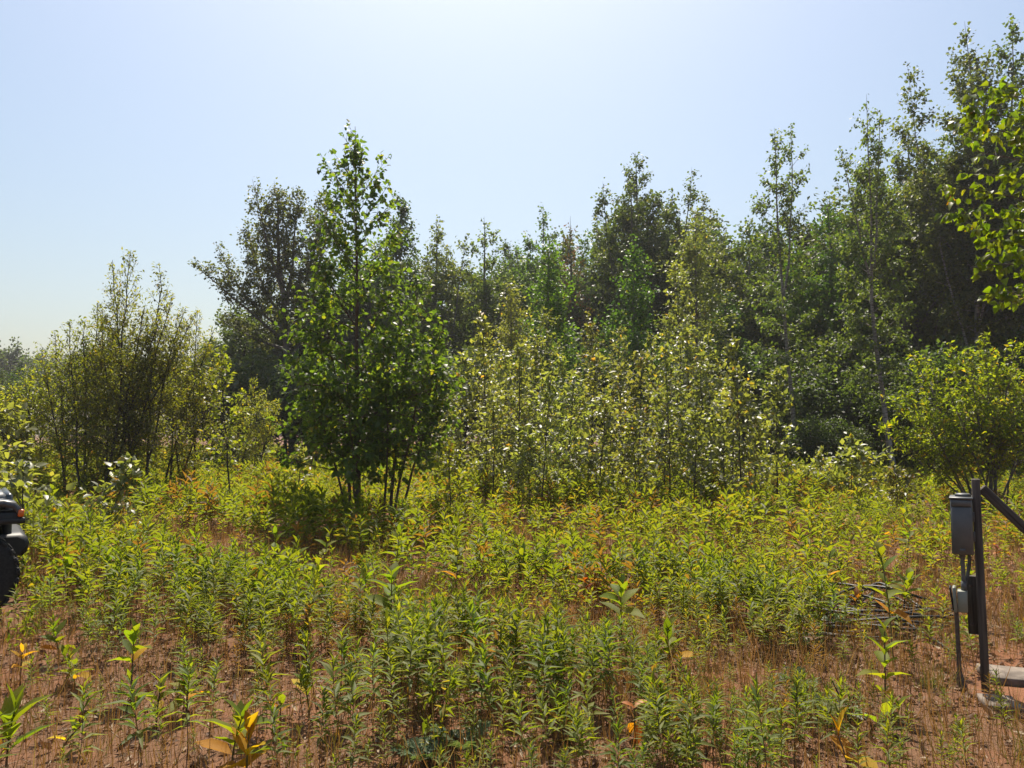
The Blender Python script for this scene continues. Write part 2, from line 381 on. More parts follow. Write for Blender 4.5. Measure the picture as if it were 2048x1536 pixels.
def aspen(rng, H, Rad, lead=5, spacing=.13, nb=22, r0=.16, lean=0, tb=.22, tw=.9, spread=1.0, sub=.34, lm=4.6):
    mb, lf = MB(), Leafer()
    stem(rng, mb, lf, (0, 0, 0), (lean * H, rng.normal(0, .02) * H, H), r0, sc_env(COL, Rad * .7), tb, nb, (15, 60), tw, .012, spacing, lm=lm)
    for i in range(lead):
        a = i * 2.4 + rng.uniform(-.4, .4); t0 = rng.uniform(.18, .5); rr = Rad * rng.uniform(.55, 1.0) * spread
        hz = H * rng.uniform(.62, .93)
        b = np.array([lean * H * t0, 0, H * t0]); tp = np.array([lean * H + math.cos(a) * rr, math.sin(a) * rr, hz])
        md = np.array([b[0] + math.cos(a) * rr * .8, b[1] + math.sin(a) * rr * .8, (b[2] * .55 + hz * .45)])
        stem(rng, mb, lf, b, tp, r0 * .4, sc_env(COL, Rad * sub * 1.3), .18, int(nb * .75), (15, 60), tw, .012, spacing, mid=md, k=5, lm=lm)
    return mb, lf
def birch(rng, H, Rad, spacing=.14, nb=46, r0=.09, tb=.2, env=SPIRE, tw=.9, keep=.9, el=(10, 62), lean=0.0, twl=.34, lm=5.0):
    mb, lf = MB(), Leafer()
    stem(rng, mb, lf, (0, 0, 0), (lean * H, 0, H), r0, sc_env(env, Rad), tb, nb, el, tw, .012, spacing, keep=keep, twl=twl, lm=lm)
    return mb, lf

def rs(s): return np.random.default_rng(s)
def put(kind, name, label, u, D, vtop, Rad, seed, leaf='wood_leaf', bark='bark_grey', size=.12, group=None, ratio=.8, fin=None, **kw):
    loc, H = place(u, D, vtop); rng = rs(seed)
    mb, lf = kind(rng, H, Rad, **kw)
    return finish(name, mb, lf, rng, label, loc, M[bark], M[leaf], size, ratio, group=group, **(fin or dict(jit=.11)))

# --- the main multi-stemmed birch
def main_birch():
    rng = rs(11); D = 13.2; s = D / F
    loc, H = place(722, D, 252); mb, lf = MB(), Leafer()
    env = [(0, .2), (.15, .9), (.3, 1.5), (.45, 1.45), (.58, 1.15), (.7, .8), (.78, .68), (.86, .42), (.92, .25), (1, .07)]
    stem(rng, mb, lf, (0.03, 0, 0), (-.1, 0, H), .046, env, .13, 84, (2, 66), 1.25, .006, .058, curl=.2, keep=.82, lm=1.3, lv=(.35, 1.25))
    stem(rng, mb, lf, (-.08, .05, 0), (-.75, .25, 4.3), .03, sc_env(PYR, .95), .28, 36, (5, 60), 1.2, .01, .06, lm=.95, lv=(.35, 1.25), mid=(-.22, .1, 1.9))
    stem(rng, mb, lf, (-.12, -.06, 0), (-1.05, -.35, 2.9), .02, sc_env(PYR, .75), .3, 28, (0, 55), 1.2, .01, .06, lm=.95, lv=(.35, 1.25), mid=(-.3, -.1, 1.5))
    stem(rng, mb, lf, (.55, .05, 0), (1.05, .1, 4.3), .028, sc_env(PYR, .9), .24, 36, (5, 60), 1.2, .012, .06, lm=.95, lv=(.35, 1.25), mid=(.62, .05, 2.2))
    stem(rng, mb, lf, (.62, -.1, 0), (1.5, -.25, 3.5), .022, sc_env(PYR, .8), .32, 28, (5, 55), 1.2, .012, .06, lm=.95, lv=(.35, 1.25), mid=(.85, -.1, 1.8))
    stem(rng, mb, lf, (.66, .1, 0), (1.45, .5, 3.1), .022, sc_env(PYR, .75), .34, 24, (5, 55), 1.2, .012, .06, lm=.95, lv=(.35, 1.25), mid=(1.0, .3, 1.4))
    stem(rng, mb, lf, (.48, .0, 0), (.5, -.45, 3.2), .02, sc_env(PYR, .7), .3, 24, (0, 55), 1.2, .012, .06, lm=1.3, lv=(.35, 1.25))
    stem(rng, mb, lf, (.05, -.1, 0), (-.1, -.7, 3.0), .018, sc_env(PYR, .7), .28, 26, (0, 55), 1.2, .012, .06, lm=1.3, lv=(.35, 1.25))
    finish('birch_tree', mb, lf, rng, 'tall multi-stemmed young birch standing alone in the middle of the weeds', loc, M['bark_brown'], M['birch_leaf'],
           .094, .78, 'ovate', droop=.55, out=.6, jit=.03, flat=.55)
main_birch()

# --- background wood, left to right
def big_aspen():
    rng = rs(21); D = 34; loc, H = place(585, D, 365); s = D / F
    mb, lf = MB(), Leafer()
    def q(u, v, dy=0.0):
        p = at(u, v, D); return np.array([p[0] - loc[0], dy, p[2]])
    tr = [q(580, 900), q(575, 640), q(555, 362)]
    stem(rng, mb, lf, q(590, 905) * [1, 1, 0], q(548, 360), .20, [(0, .3), (.35, .8), (.6, 1.0), (.8, .85), (.93, .5), (1, .08)], .42, 40, (20, 62), 1.0, .012, .12, mid=q(580, 600), lm=4.0)
    for (u0, v0, u1, v1, um, vm, rr, nb_, dy) in ((580, 690, 395, 532, 480, 600, .75, 26, -.8), (578, 660, 425, 480, 480, 620, .75, 26, .4), (575, 640, 480, 425, 500, 580, .85, 26, .9),
                                      (572, 600, 512, 365, 535, 500, .7, 24, -.5), (575, 610, 592, 372, 590, 480, .7, 24, .3), (578, 640, 632, 372, 630, 520, .8, 30, .8),
                                      (580, 660, 660, 390, 665, 540, .9, 30, -.6), (580, 700, 430, 630, 500, 680, .8, 24, .2), (580, 720, 640, 560, 625, 660, 1.0, 24, -.4)):
        stem(rng, mb, lf, q(u0, v0), q(u1, v1, dy), .075, [(0, .3), (.25, rr), (.6, rr), (.85, rr * .55), (1, .08)], .2, nb_, (15, 60), 1.0, .012, .12, mid=q(um, vm, dy * .6), k=5, lm=3.8)
    finish('aspen_tree', mb, lf, rng, 'wide aspen with loose spreading limbs against the sky behind the lone birch', loc, M['bark_grey'], M['wood_leaf'], .13, .8, jit=.10)
big_aspen()
put(birch, 'poplar_tree', 'dark narrow poplar whose tip shows just right of the lone birch', 800, 38, 388, 1.5, 31, 'dark_leaf', tb=.15, env=COL, nb=60, size=.16)
put(aspen, 'poplar_tree', 'grey-green poplar with spiky top, first right of the lone birch against the sky', 872, 41, 432, 1.9, 32, lead=4, sub=.4, size=.16)
put(aspen, 'poplar_tree', 'grey-green poplar with spiky double top beside the sky notch at centre', 968, 42, 430, 2.2, 33, lead=5, sub=.36, size=.16)
put(birch, 'poplar_tree', 'slim low poplar standing in the sky notch at centre', 1012, 46, 478, 1.2, 34, 'dark_leaf', tb=.1, env=COL, nb=50, size=.16)
put(aspen, 'aspen_tree', 'thin-topped aspen just right of the sky notch at centre', 1085, 44, 412, 2.6, 35, lead=5, sub=.36, size=.16)
put(aspen, 'maple_tree', 'maple turning red with bare twigs at its top, amid the green wood', 1140, 43, 432, 1.5, 36, 'red_leaf', lead=5, sub=.3, spacing=.24, size=.13)
put(aspen, 'aspen_tree', 'broad tall aspen forming the highest dome at the centre of the wood', 1272, 40, 302, 3.3, 37, lead=9, nb=26, r0=.2, sub=.34, tb=.3, size=.16)
put(aspen, 'aspen_tree', 'aspen with rounded olive top on the right flank of the highest dome', 1408, 41, 378, 2.8, 38, lead=7, sub=.34, size=.16)
put(aspen, 'bright_tree', 'bright round-topped green tree left of the sparse double-tipped birch', 1500, 38, 432, 2.6, 39, 'bright_leaf', lead=6, sub=.4, size=.16)
put(birch, 'young_tree', 'bright green young tree with pointed top below the red maple', 1098, 29, 478, 1.5, 40, 'bright_leaf', env=PYR, tb=.08, nb=60, size=.13)
put(birch, 'young_tree', 'pointed green young tree in front of the highest dome', 1268, 29, 472, 1.5, 41, 'bright_leaf', env=PYR, tb=.08, nb=60, size=.13)
put(birch, 'young_poplar', 'slender olive poplar with glinting leaves below the rounded olive top', 1392, 27, 415, 1.3, 42, 'poplar_leaf', env=COL, tb=.08, nb=64, size=.11)
put(birch, 'young_poplar', 'olive poplar with glinting leaves just below the sky notch', 1022, 26, 560, 1.25, 43, 'poplar_leaf', env=PYR, tb=.08, nb=56, size=.11)
put(birch, 'young_tree', 'dark rounded shrubby tree between the glinting poplar and the sparse birch', 1450, 31, 580, 1.2, 44, 'dark_leaf', env=COL, tb=.05, nb=50, size=.13)

def double_birch():
    rng = rs(51); D = 28; loc, H = place(1555, D, 240); mb, lf = MB(), Leafer()
    e = [(0, .5), (.25, 1.3), (.5, 1.2), (.7, .95), (.85, .8), (1, .12)]
    stem(rng, mb, lf, (.45, 0, 0), (-.12, 0, H - .25), .085, e, .22, 46, (8, 60), .9, .012, .15, keep=.88, lm=4.5)
    stem(rng, mb, lf, (.1, 0, H * .5), (.55, .2, H), .04, sc_env(COL, .7), .2, 22, (15, 60), .9, .012, .16, mid=(.5, .1, H * .72))
    finish('birch_tree', mb, lf, rng, 'sparse pale-stemmed birch with two airy tips clear against the sky', loc, M['birch_bark'], M['wood_leaf'], .125, .72, droop=.7, jit=.06)
    rng = rs(52); D = 26; loc, H = place(1733, D, 185); mb, lf = MB(), Leafer()
    e = [(0, .5), (.25, 1.3), (.5, 1.3), (.7, 1.25), (.82, .85), (.92, .4), (1, .1)]
    stem(rng, mb, lf, (.62, 0, 0), (0, 0, H), .10, e, .3, 56, (8, 62), 1.0, .010, .14, mid=(-.1, 0, H * .3), keep=.9, lm=4.5)
    stem(rng, mb, lf, (.1, 0, H * .55), (.55, .2, H * .96), .04, sc_env(COL, .6), .2, 20, (15, 60), 1.0, .012, .14)
    stem(rng, mb, lf, (.0, 0, H * .5), (-1.0, -.1, H * .86), .04, sc_env(COL, .6), .2, 20, (15, 60), 1.0, .012, .15)
    finish('birch_tree', mb, lf, rng, 'birch with crooked white trunk and dark loose top, second tallest on the right', loc, M['birch_bark'], M['wood_leaf'], .12, .72, droop=.7, jit=.06)
double_birch()
put(aspen, 'birch_tree', 'tallest birch, its single spiky tip nearest the right edge but one', 1930, 30, 38, 2.7, 53, 'wood_leaf', 'birch_bark', lead=6, nb=34, r0=.12, sub=.38, tb=.2, size=.15)
put(aspen, 'birch_tree', 'tall birch at the right edge, its tip matching the tallest one', 2012, 30, 38, 2.4, 54, 'wood_leaf', 'birch_bark', lead=5, nb=34, r0=.12, sub=.38, tb=.2, size=.15)
put(aspen, 'aspen_tree', 'green aspen filling the gap between the crooked birch and the tallest birch', 1822, 33, 232, 2.5, 55, 'wood_leaf', lead=7, sub=.36, tb=.15, size=.155)
put(aspen, 'green_tree', 'leafy green tree between the sparse double-tipped birch and the crooked birch', 1650, 34, 395, 2.4, 56, 'bright_leaf', lead=7, sub=.38, tb=.1, size=.155)
put(aspen, 'tall_tree', 'tall dark tree cut off by the right edge behind the overhanging branch', 2120, 27, 120, 2.4, 57, 'wood_leaf', lead=7, sub=.38, tb=.12, size=.155)

# --- deep wood and understory: shared meshes
def shared(kind, seed, H, Rad, leaf, bark, size, **kw):
    rng = rs(seed); mb, lf = kind(rng, H, Rad, **kw)
    return mb.mesh('trunk', M[bark], True), crown_mesh(rng, 'crown', lf, size, .8, 'kite', M[leaf], jit=.16)
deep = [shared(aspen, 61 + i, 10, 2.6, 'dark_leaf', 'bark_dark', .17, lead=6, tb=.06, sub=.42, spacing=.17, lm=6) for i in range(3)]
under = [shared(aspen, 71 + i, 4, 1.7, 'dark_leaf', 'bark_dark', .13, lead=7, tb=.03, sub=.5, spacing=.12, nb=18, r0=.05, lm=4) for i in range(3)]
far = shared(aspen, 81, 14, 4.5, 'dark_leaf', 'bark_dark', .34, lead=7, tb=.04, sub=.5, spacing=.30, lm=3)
def put_shared(meshes, name, x, y, s, rz, label, group, cat='tree', wide=1.0):
    e = empty(name, (x, y, float(gz(x, y)) - .05), rz, s); e.scale = (s * wide, s * wide, s)
    obj('trunk', meshes[0], e); obj('crown', meshes[1], e)
    return tag(e, label, cat, group)
rng = rs(91)
MARKS = [(560, 'the wide aspen'), (740, 'the lone birch'), (1000, 'the spiky grey-green poplars'), (1150, 'the red maple'), (1350, 'the highest dome of the wood'), (1460, 'the rounded olive top'),
         (1620, 'the sparse double-tipped birch'), (1790, 'the crooked white birch'), (1900, 'the gap-filling green aspen'), (2400, 'the two tallest birches')]
def mark(u): return next(m for a, m in MARKS if u < a)
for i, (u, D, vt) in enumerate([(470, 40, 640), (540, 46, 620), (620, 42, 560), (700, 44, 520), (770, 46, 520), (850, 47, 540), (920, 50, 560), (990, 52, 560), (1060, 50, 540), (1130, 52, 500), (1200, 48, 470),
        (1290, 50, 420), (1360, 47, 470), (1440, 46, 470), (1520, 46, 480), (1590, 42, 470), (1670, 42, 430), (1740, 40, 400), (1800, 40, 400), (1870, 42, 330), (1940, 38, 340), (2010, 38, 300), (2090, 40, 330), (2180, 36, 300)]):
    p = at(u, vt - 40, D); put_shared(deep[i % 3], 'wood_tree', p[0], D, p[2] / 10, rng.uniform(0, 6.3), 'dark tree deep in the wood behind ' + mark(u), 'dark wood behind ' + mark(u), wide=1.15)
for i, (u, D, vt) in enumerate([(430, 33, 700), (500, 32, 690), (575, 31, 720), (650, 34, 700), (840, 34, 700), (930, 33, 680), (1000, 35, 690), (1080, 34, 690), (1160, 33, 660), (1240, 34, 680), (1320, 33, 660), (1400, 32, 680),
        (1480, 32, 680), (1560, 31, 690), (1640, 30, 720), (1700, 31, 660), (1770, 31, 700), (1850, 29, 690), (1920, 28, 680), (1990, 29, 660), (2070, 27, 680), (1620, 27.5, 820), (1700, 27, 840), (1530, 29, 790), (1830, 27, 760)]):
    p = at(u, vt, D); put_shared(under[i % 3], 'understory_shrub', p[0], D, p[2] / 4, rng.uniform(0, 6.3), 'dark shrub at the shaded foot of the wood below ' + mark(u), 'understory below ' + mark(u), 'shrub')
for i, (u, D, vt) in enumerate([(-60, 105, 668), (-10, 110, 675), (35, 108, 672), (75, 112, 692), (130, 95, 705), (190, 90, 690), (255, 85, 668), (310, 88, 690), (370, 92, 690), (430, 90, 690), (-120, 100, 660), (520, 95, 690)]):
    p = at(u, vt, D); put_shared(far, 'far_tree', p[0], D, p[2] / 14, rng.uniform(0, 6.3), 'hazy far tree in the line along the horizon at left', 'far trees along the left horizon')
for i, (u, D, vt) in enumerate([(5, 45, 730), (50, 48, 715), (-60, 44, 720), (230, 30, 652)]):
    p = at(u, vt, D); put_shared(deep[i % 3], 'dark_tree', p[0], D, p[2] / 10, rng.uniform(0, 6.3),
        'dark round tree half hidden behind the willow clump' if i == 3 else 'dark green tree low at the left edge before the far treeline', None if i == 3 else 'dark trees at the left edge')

# --- willow clump on the left
def willow(u, D, tops, seed, label, Rr, base_spread=.3, group=None, size=.085, nbm=1.15, tb=.13, leaf='willow_leaf', bark='bark_dark', name='willow_bush', ratio=.42, cat='shrub', spacing=.06, r0=.024, shape='kite', lm=1.7):
    rng = rs(seed); p0 = at(u, 864, D); loc = np.array([p0[0], D, float(gz(p0[0], D)) - .03])
    mb, lf = MB(), Leafer()
    for (ut, vt, dy, rf) in tops:
        p = at(ut, vt, D + dy) - loc; p[2] += 0
        b = np.array([rng.normal(0, base_spread), rng.normal(0, base_spread), 0]); b[0] += p[0] * .12
        H = p[2]
        stem(rng, mb, lf, b, p, r0 * (.5 + H / 8), sc_env([(0, .3), (.3, .95), (.55, 1), (.75, .7), (.9, .28), (1, .06)], Rr * rf), tb, int((10 + H * 6) * nbm), (10, 68), 1.0, .02, spacing, mid=b * .5 + p * np.array([.35, .35, .5]), k=6, lm=lm)
    return finish(name, mb, lf, rng, label, loc, M[bark], M[leaf], size, ratio, shape, group=group, cat=cat, droop=.25, jit=.035)
willow(262, 17, [(262, 500, 0, .62), (318, 525, .3, .48), (225, 520, .4, .42), (345, 590, -.3, .55), (372, 615, .4, .7), (290, 610, -.5, .8), (200, 620, .2, .8), (395, 620, .5, .8), (320, 640, -.6, .9)], 101,
       'tallest willow bush with upright shoots above the others at left', 1.0)
willow(150, 17.5, [(195, 605, .2, .7), (140, 640, 0, .8), (110, 665, .4, .7), (170, 640, -.4, .8), (225, 660, .3, .8), (85, 720, -.2, .7)], 102, 'rounded yellow-olive willow bush left of the tallest one', .95)
willow(55, 18, [(60, 730, .2, .8), (25, 770, 0, .8), (100, 740, .4, .7), (-20, 760, -.4, .8), (0, 800, .3, .8), (-60, 760, .1, .8)], 103, 'low olive willow bush at the left edge above the parked vehicle', .9)
willow(372, 19, [(395, 625, .2, .8), (430, 655, 0, .8), (360, 650, .4, .8), (455, 720, -.4, .7), (330, 700, .3, .7)], 104, 'yellowish willow bush on the right flank of the tallest one', .9)
willow(505, 24, [(505, 755, .2, .8), (530, 790, 0, .8), (480, 800, .4, .8), (560, 800, -.4, .7)], 105, 'small olive bush in the gap between the willows and the lone birch', .8)

# --- poplar saplings
def sapling(u, vb, vt, seed, label, Rad=.45, group=None, leaf='poplar_leaf', size=.1, lean=0., nb=None, tb=.16, name='poplar_sapling', spacing=.075, keep=1.0, D=None, bark='bark_dark', lm=1.85):
    rng = rs(seed)
    if D is None: D = ground_at(u, vb)[1]
    loc, H = place(u, D, vt)
    mb, lf = MB(), Leafer()
    lean = lean + rng.normal(0, .045)
    stem(rng, mb, lf, (-lean * H, rng.normal(0, .04) * H, 0), (0, 0, H), .006 + .0028 * H, sc_env([(0, .5), (.25, 1), (.5, .9), (.75, .6), (.9, .3), (1, .1)], Rad), tb, nb or int(14 + H * 9), (15, 55), .8, .015, spacing, keep=keep, lm=lm)
    return finish(name, mb, lf, rng, label, loc, M[bark], M[leaf], size, .62, 'kite' if D > 12.5 else 'ovate', group=group, droop=.18, jit=.03, flat=.45, upn=1.0)
TG = 'poplar saplings in the shimmering thicket'
TL = 'slender poplar sapling with glinting olive leaves in the thicket at centre'
special = {1: 'poplar sapling with the thin dark stem at the front of the glinting thicket', 7: 'poplar sapling whose top stands tallest in the glinting thicket', 13: 'large-leaved poplar sapling at the right front of the glinting thicket',
           15: 'pyramid-shaped poplar sapling at the far right end of the glinting thicket'}
for i, (u, D, vt, rr) in enumerate([(1040, 15.5, 720, .55), (1103, 14.0, 735, .5), (1150, 15.5, 700, .6), (1075, 18, 690, .6), (1195, 16.5, 690, .6), (965, 17.5, 672, .65), (930, 18, 700, .6), (1282, 16.5, 652, .65), (1330, 15.2, 700, .55),
        (1240, 19, 700, .6), (1370, 17.5, 680, .6), (1400, 16.5, 690, .55), (1440, 15.5, 730, .55), (1475, 13.8, 742, .5), (1520, 16.5, 800, .5), (1552, 15.8, 768, .48), (1010, 20, 690, .7), (1120, 21, 660, .7), (1180, 22, 640, .7),
        (1300, 21, 640, .7), (1350, 22, 560, .8), (1420, 21, 655, .7), (900, 20, 720, .6), (985, 15.5, 800, .45), (1265, 14.5, 800, .45), (1210, 14.4, 830, .4), (1340, 18.5, 740, .6), (1160, 18.5, 740, .6), (1500, 18.5, 760, .5),
        (1060, 14.8, 830, .4), (1390, 14.2, 850, .4), (1090, 23, 600, .8), (1240, 24, 600, .8)]):
    third = 'left' if u < 1120 else 'middle' if u < 1300 else 'right'; row = 'front' if D < 17 else 'back'
    lab = f'slender glinting poplar sapling in the {row} row of the thicket, {third} third'
    sapling(u, 0, vt + (-38, 10, 55, -10, 28)[i % 5], 200 + i, special.get(i, lab), rr * (.75, 1.05, .9)[i % 3], None if i in special else f'{row} row saplings, {third} third of the thicket', D=D, size=.118 if D < 17 else .125)
sapling(1462, 0, 672, 240, 'lone leggy poplar shoot poking above the thicket with a few large leaves', .25, D=14.5, nb=16, size=.14, tb=.55)
sapling(440, 1045, 690, 241, 'tall thin sapling with a bare dark stem right of the willow bushes', .42, leaf='willow_leaf', tb=.28, size=.1)
sapling(262, 1095, 930, 242, 'leaning sapling with pale glinting leaves in front of the willow bushes', .38, lean=.35, nb=22, size=.13, D=10.8, tb=.2)
sapling(15, 0, 815, 243, 'large-leaved sapling at the left edge behind the parked vehicle', .55, D=12.5, size=.14, nb=26, tb=.1)
sapling(45, 0, 935, 244, 'small large-leaved sapling just above the parked vehicle', .4, D=9.5, size=.13, nb=20, tb=.1, spacing=.09)
sapling(-30, 0, 850, 245, 'leafy sapling at the left edge, half out of the picture', .5, D=11, size=.14, nb=26, tb=.1)
sapling(600, 0, 885, 246, 'short pale-leaved sapling in the sunlit gap left of the lone birch', .3, D=17, size=.11, nb=14, tb=.3)
sapling(900, 0, 885, 247, 'yellowing sapling with a thin stem just right of the lone birch', .35, D=12.2, size=.09, nb=22, leaf='shrub_leaf', tb=.2)
sapling(1705, 0, 870, 248, 'low arching sapling with large pale leaves at the shaded wood edge', .8, D=17.5, size=.15, nb=24, tb=.2)
sapling(1640, 0, 900, 249, 'low sapling with glinting leaves before the dark wood edge', .6, D=18.5, size=.11, nb=30, tb=.1)
sapling(1790, 0, 930, 250, 'small leafy sapling left of the bushy yellow-green shrub', .5, D=15.5, size=.11, nb=30, tb=.1)

# --- yellow-green shrub on the right
willow(1975, 15.5, [(1935, 700, 0, .7), (1860, 720, .3, .8), (1800, 780, -.2, .8), (1775, 850, .2, .7), (1990, 700, .4, .8), (2035, 680, -.3, .8), (1900, 790, -.7, .9), (1840, 830, -.5, .8), (2080, 720, .3, .9), (2000, 800, -.8, .9), (2130, 760, .2, .9), (1950, 760, .8, .9), (2060, 830, -.7, .8), (1748, 850, .1, .5), (1765, 790, .5, .5), (1895, 690, .6, .45), (1970, 665, .2, .4), (1820, 705, .1, .45)], 301,
       'bushy yellow-green shrub with fanning stems behind the utility post', .78, .14, leaf='shrub_leaf', bark='bark_grey', name='bushy_shrub', size=.1, ratio=.5, tb=.36, r0=.022, spacing=.07, lm=1.25)

# --- overhanging branch at right: a near tree whose trunk stands outside the frame
def overhang():
    rng = rs(311); D = 7.4
    x0 = at(2048, 400, D)[0]
    root = empty('basswood_tree', (x0 + 1.5, D + .3, float(gz(x0 + 1.5, D)) - .03))
    tag(root, 'near tree with bright yellow-green leaves hanging in from the right edge', 'tree')
    mb, lf = MB(), Leafer(); L0 = np.array(root.location)
    mb.tube([(0, 0, 0), (.05, 0, 1.6), (-.05, .02, 3.2), (.02, 0, 4.8), (0, 0, 6.0)], [.1, .085, .065, .04, .01], 8)
    br = []
    def limb(z0, u1, v1, dy, r=.018, sag=.25):
        a = np.array([0, 0, z0]); e = at(u1, v1, D + dy) - L0
        m = (a + e) / 2 + np.array([0, 0, sag]); t = np.linspace(0, 1, 8)[:, None]
        p = a * (1 - t) ** 2 + 2 * m * t * (1 - t) + e * t ** 2
        mb.tube(p, np.linspace(r, .003, 8), 5); br.append(p)
    for a in ((4.4, 1968, 185, 0), (4.2, 1945, 225, -.3), (3.9, 1925, 245, .25), (3.7, 1958, 305, -.2), (3.4, 1900, 375, .1), (3.2, 1910, 425, -.3), (3.1, 1938, 455, .25), (2.9, 1965, 530, 0), (2.6, 2000, 585, -.2), (4.6, 2010, 175, .2),
              (3.6, 1990, 350, .3), (3.0, 1990, 480, .3), (2.5, 2035, 595, .2), (4.0, 2030, 280, -.4), (3.3, 2040, 420, -.5), (2.7, 2040, 520, -.4)): limb(*a)
    tipsA, tipsB, P, T = [], [], [], []
    for p in br:
        n = 19; s = np.sqrt(rng.uniform(.2, 1, n)); s[-1] = 1
        q = np.stack([np.interp(s, np.linspace(0, 1, 8), p[:, c]) for c in range(3)], -1)
        d = unit(unit(p[-1] - p[0])[None] + rng.normal(0, .7, (n, 3))); l = rng.uniform(.08, .26, n)
        mb.sticks(q, q + d * l[:, None], .003, .0015)
        for k in range(n):
            m = rng.integers(3, 7)
            for f in rng.uniform(.2, 1.05, m): P.append(q[k] + d[k] * l[k] * f); T.append(d[k])
    obj('trunk', mb.mesh('trunk', M['bark_grey'], True), root)
    P, T = np.array(P), np.array(T)
    Dm = unit(T * .4 + rng.normal(0, .5, P.shape) + [0, 0, -.75]); N = unit(rng.normal(0, .6, P.shape) + [0, -.5, .5])
    # the leaves seen largest are objects of their own, the others one mass
    W = P + L0
    inview = (W[:, 0] / W[:, 1] * F + 1024 < 2060); idx = np.where(inview)[0]; idx = idx[np.argsort(W[idx, 1])][:300]
    rest = np.setdiff1d(np.arange(len(P)), idx)
    ms = []
    for k in range(5):
        b = MB(); b.leaves(np.zeros((1, 3)), np.array([[1.0, 0, 0]]), np.array([[0, 0, 1.0]]), 1, .74, 'ovate', [.1, .35, .6, .85, .97 if k == 4 else .5][k], fold=.2 + .05 * k, droop=.1 + .06 * k)
        ms.append(b.mesh('leaf', M['overhang_leaf'], True))
    for i in idx:
        o = obj('leaf', ms[0 if i % 29 else 4] if i % 5 == 4 and i % 29 == 0 else ms[i % 4], root)
        x = Dm[i]; y = unit(np.cross(N[i], x)); z = np.cross(x, y)
        m = Matrix(((x[0], y[0], z[0], P[i][0]), (x[1], y[1], z[1], P[i][1]), (x[2], y[2], z[2], P[i][2]), (0, 0, 0, 1)))
        s = rng.uniform(.06, .105); o.matrix_local = m @ Matrix.Diagonal((s, s, s, 1))
    b = MB(); b.leaves(P[rest], Dm[rest], N[rest], rng.uniform(.06, .105, len(rest)), .065, 'ovate', rng.random(len(rest)) * .95)
    o = obj('leaves', b.mesh('leaves', M['overhang_leaf']), root); o['kind'] = 'stuff'
overhang()

# ------------------------------------------------------------------ weeds
def goldenrod(rng, cheap=False):
    h = 1.0; mb_s, mb_l = MB(), MB()
    lean = rng.normal(0, .05, 2)
    t = np.linspace(0, 1, 3 if cheap else 5)[:, None]
    pts = np.concatenate([t * lean[0] * t, t * lean[1] * t, t * h], 1) + np.concatenate([rng.normal(0, .008, (len(t), 2)), np.zeros((len(t), 1))], 1)
    mb_s.tube(pts, np.linspace(.0055, .0028, len(t)), 3)
    n = 17 if cheap else 34
    q = np.linspace(.32, 1.0, n) + rng.normal(0, .01, n); q = np.clip(q, .1, 1)
    P = np.stack([np.interp(q, t[:, 0], pts[:, c]) for c in range(3)], -1)
    az = np.arange(n) * 2.4 + rng.normal(0, .3, n)
    dead = q < .40 + .06 * rng.random(n)
    el = np.where(dead, R(-62), np.interp(q, [.3, .6, .85, 1], [R(0), R(22), R(42), R(70)])) + rng.normal(0, .18, n)
    D = np.stack([np.cos(az) * np.cos(el), np.sin(az) * np.cos(el), np.sin(el)], -1)
    N = np.stack([-np.cos(az) * np.sin(el), -np.sin(az) * np.sin(el), np.cos(el)], -1) + rng.normal(0, .25, (n, 3))
    big = rng.uniform(.85, 1.25); L = np.interp(q, [.3, .55, .8, 1], [.15, .24, .22, .14]) * rng.uniform(.7, 1.15, n) * (1.2 if cheap else 1) * big * np.where(dead, .5, 1)
    tint = np.where(dead, rng.uniform(0, .08, n), rng.uniform(.15, .9, n)); wr = rng.uniform(.19, .29)
    mb_l.leaves(P, D, N, L, L * np.where(dead, .1, wr * (1 if not cheap else 1.15)), 'kite' if cheap else 'lance', tint, fold=.2, droop=.22)
    return mb_s, mb_l
def weed_low(rng):   # bushy fine-leaved plant
    mb_s, mb_l = MB(), MB()
    for b in range(4):
        a = rng.uniform(0, 6.28); tip = np.array([math.cos(a) * .25, math.sin(a) * .25, rng.uniform(.7, 1)])
        mb_s.sticks([np.zeros(3)], [tip], .006, .003)
        n = 12; q = rng.uniform(.3, 1.05, n)
        D = unit(rng.normal(0, .8, (n, 3)) + [0, 0, .5]); N = rng.normal(0, .5, (n, 3)) + [0, 0, 1]
        L = rng.uniform(.10, .2, n)
        mb_l.leaves(tip[None] * q[:, None], D, N, L, L * .34, 'kite', rng.uniform(.12, 1, n))
    return mb_s, mb_l
def in_view(x, y, m=120):
    u = 1024 + F * x / np.maximum(y, .1); return (u > -m) & (u < 2048 + m)
def pn(x, y, s, ph):      # cheap smooth noise 0..1
    v = (np.sin(x * s + ph) * np.cos(y * s * 1.13 + 2 * ph) + np.sin((x + y) * s * .77 + 1.7 * ph) * .7 + np.sin((x * .6 - y) * s * 1.9 + ph) * .5)
    return 1 / (1 + np.exp(-2.2 * v))
def density(x, y):
    u = 1024 + F * x / y; v = 864 + F * CAMZ / y
    d = .35 + .65 * pn(x, y, 1.9, .7)
    far_ = np.clip((1500 - v) / 430, 0, 1)
    bare_l = np.clip((760 - u) / 300, 0, 1) * np.clip((v - 1255) / 90, 0, 1)
    bare_r = np.clip((u - 1640) / 160, 0, 1) * np.clip((v - 1120) / 60, 0, 1)
    d = d * (.66 + .34 * far_)
    d *= 1 - .74 * bare_l; d *= 1 - .55 * bare_r
    coil = np.exp(-(((u - 1710) / 170) ** 2 + ((v - 1255) / 75) ** 2)); d *= 1 - .8 * coil
    mid = np.clip((u - 650) / 350, 0, 1) * np.clip((1800 - u) / 150, 0, 1) * np.clip((v - 1200) / 80, 0, 1); d *= 1 + .9 * mid
    return np.clip(d, 0, 1)
KEEP_OUT = []
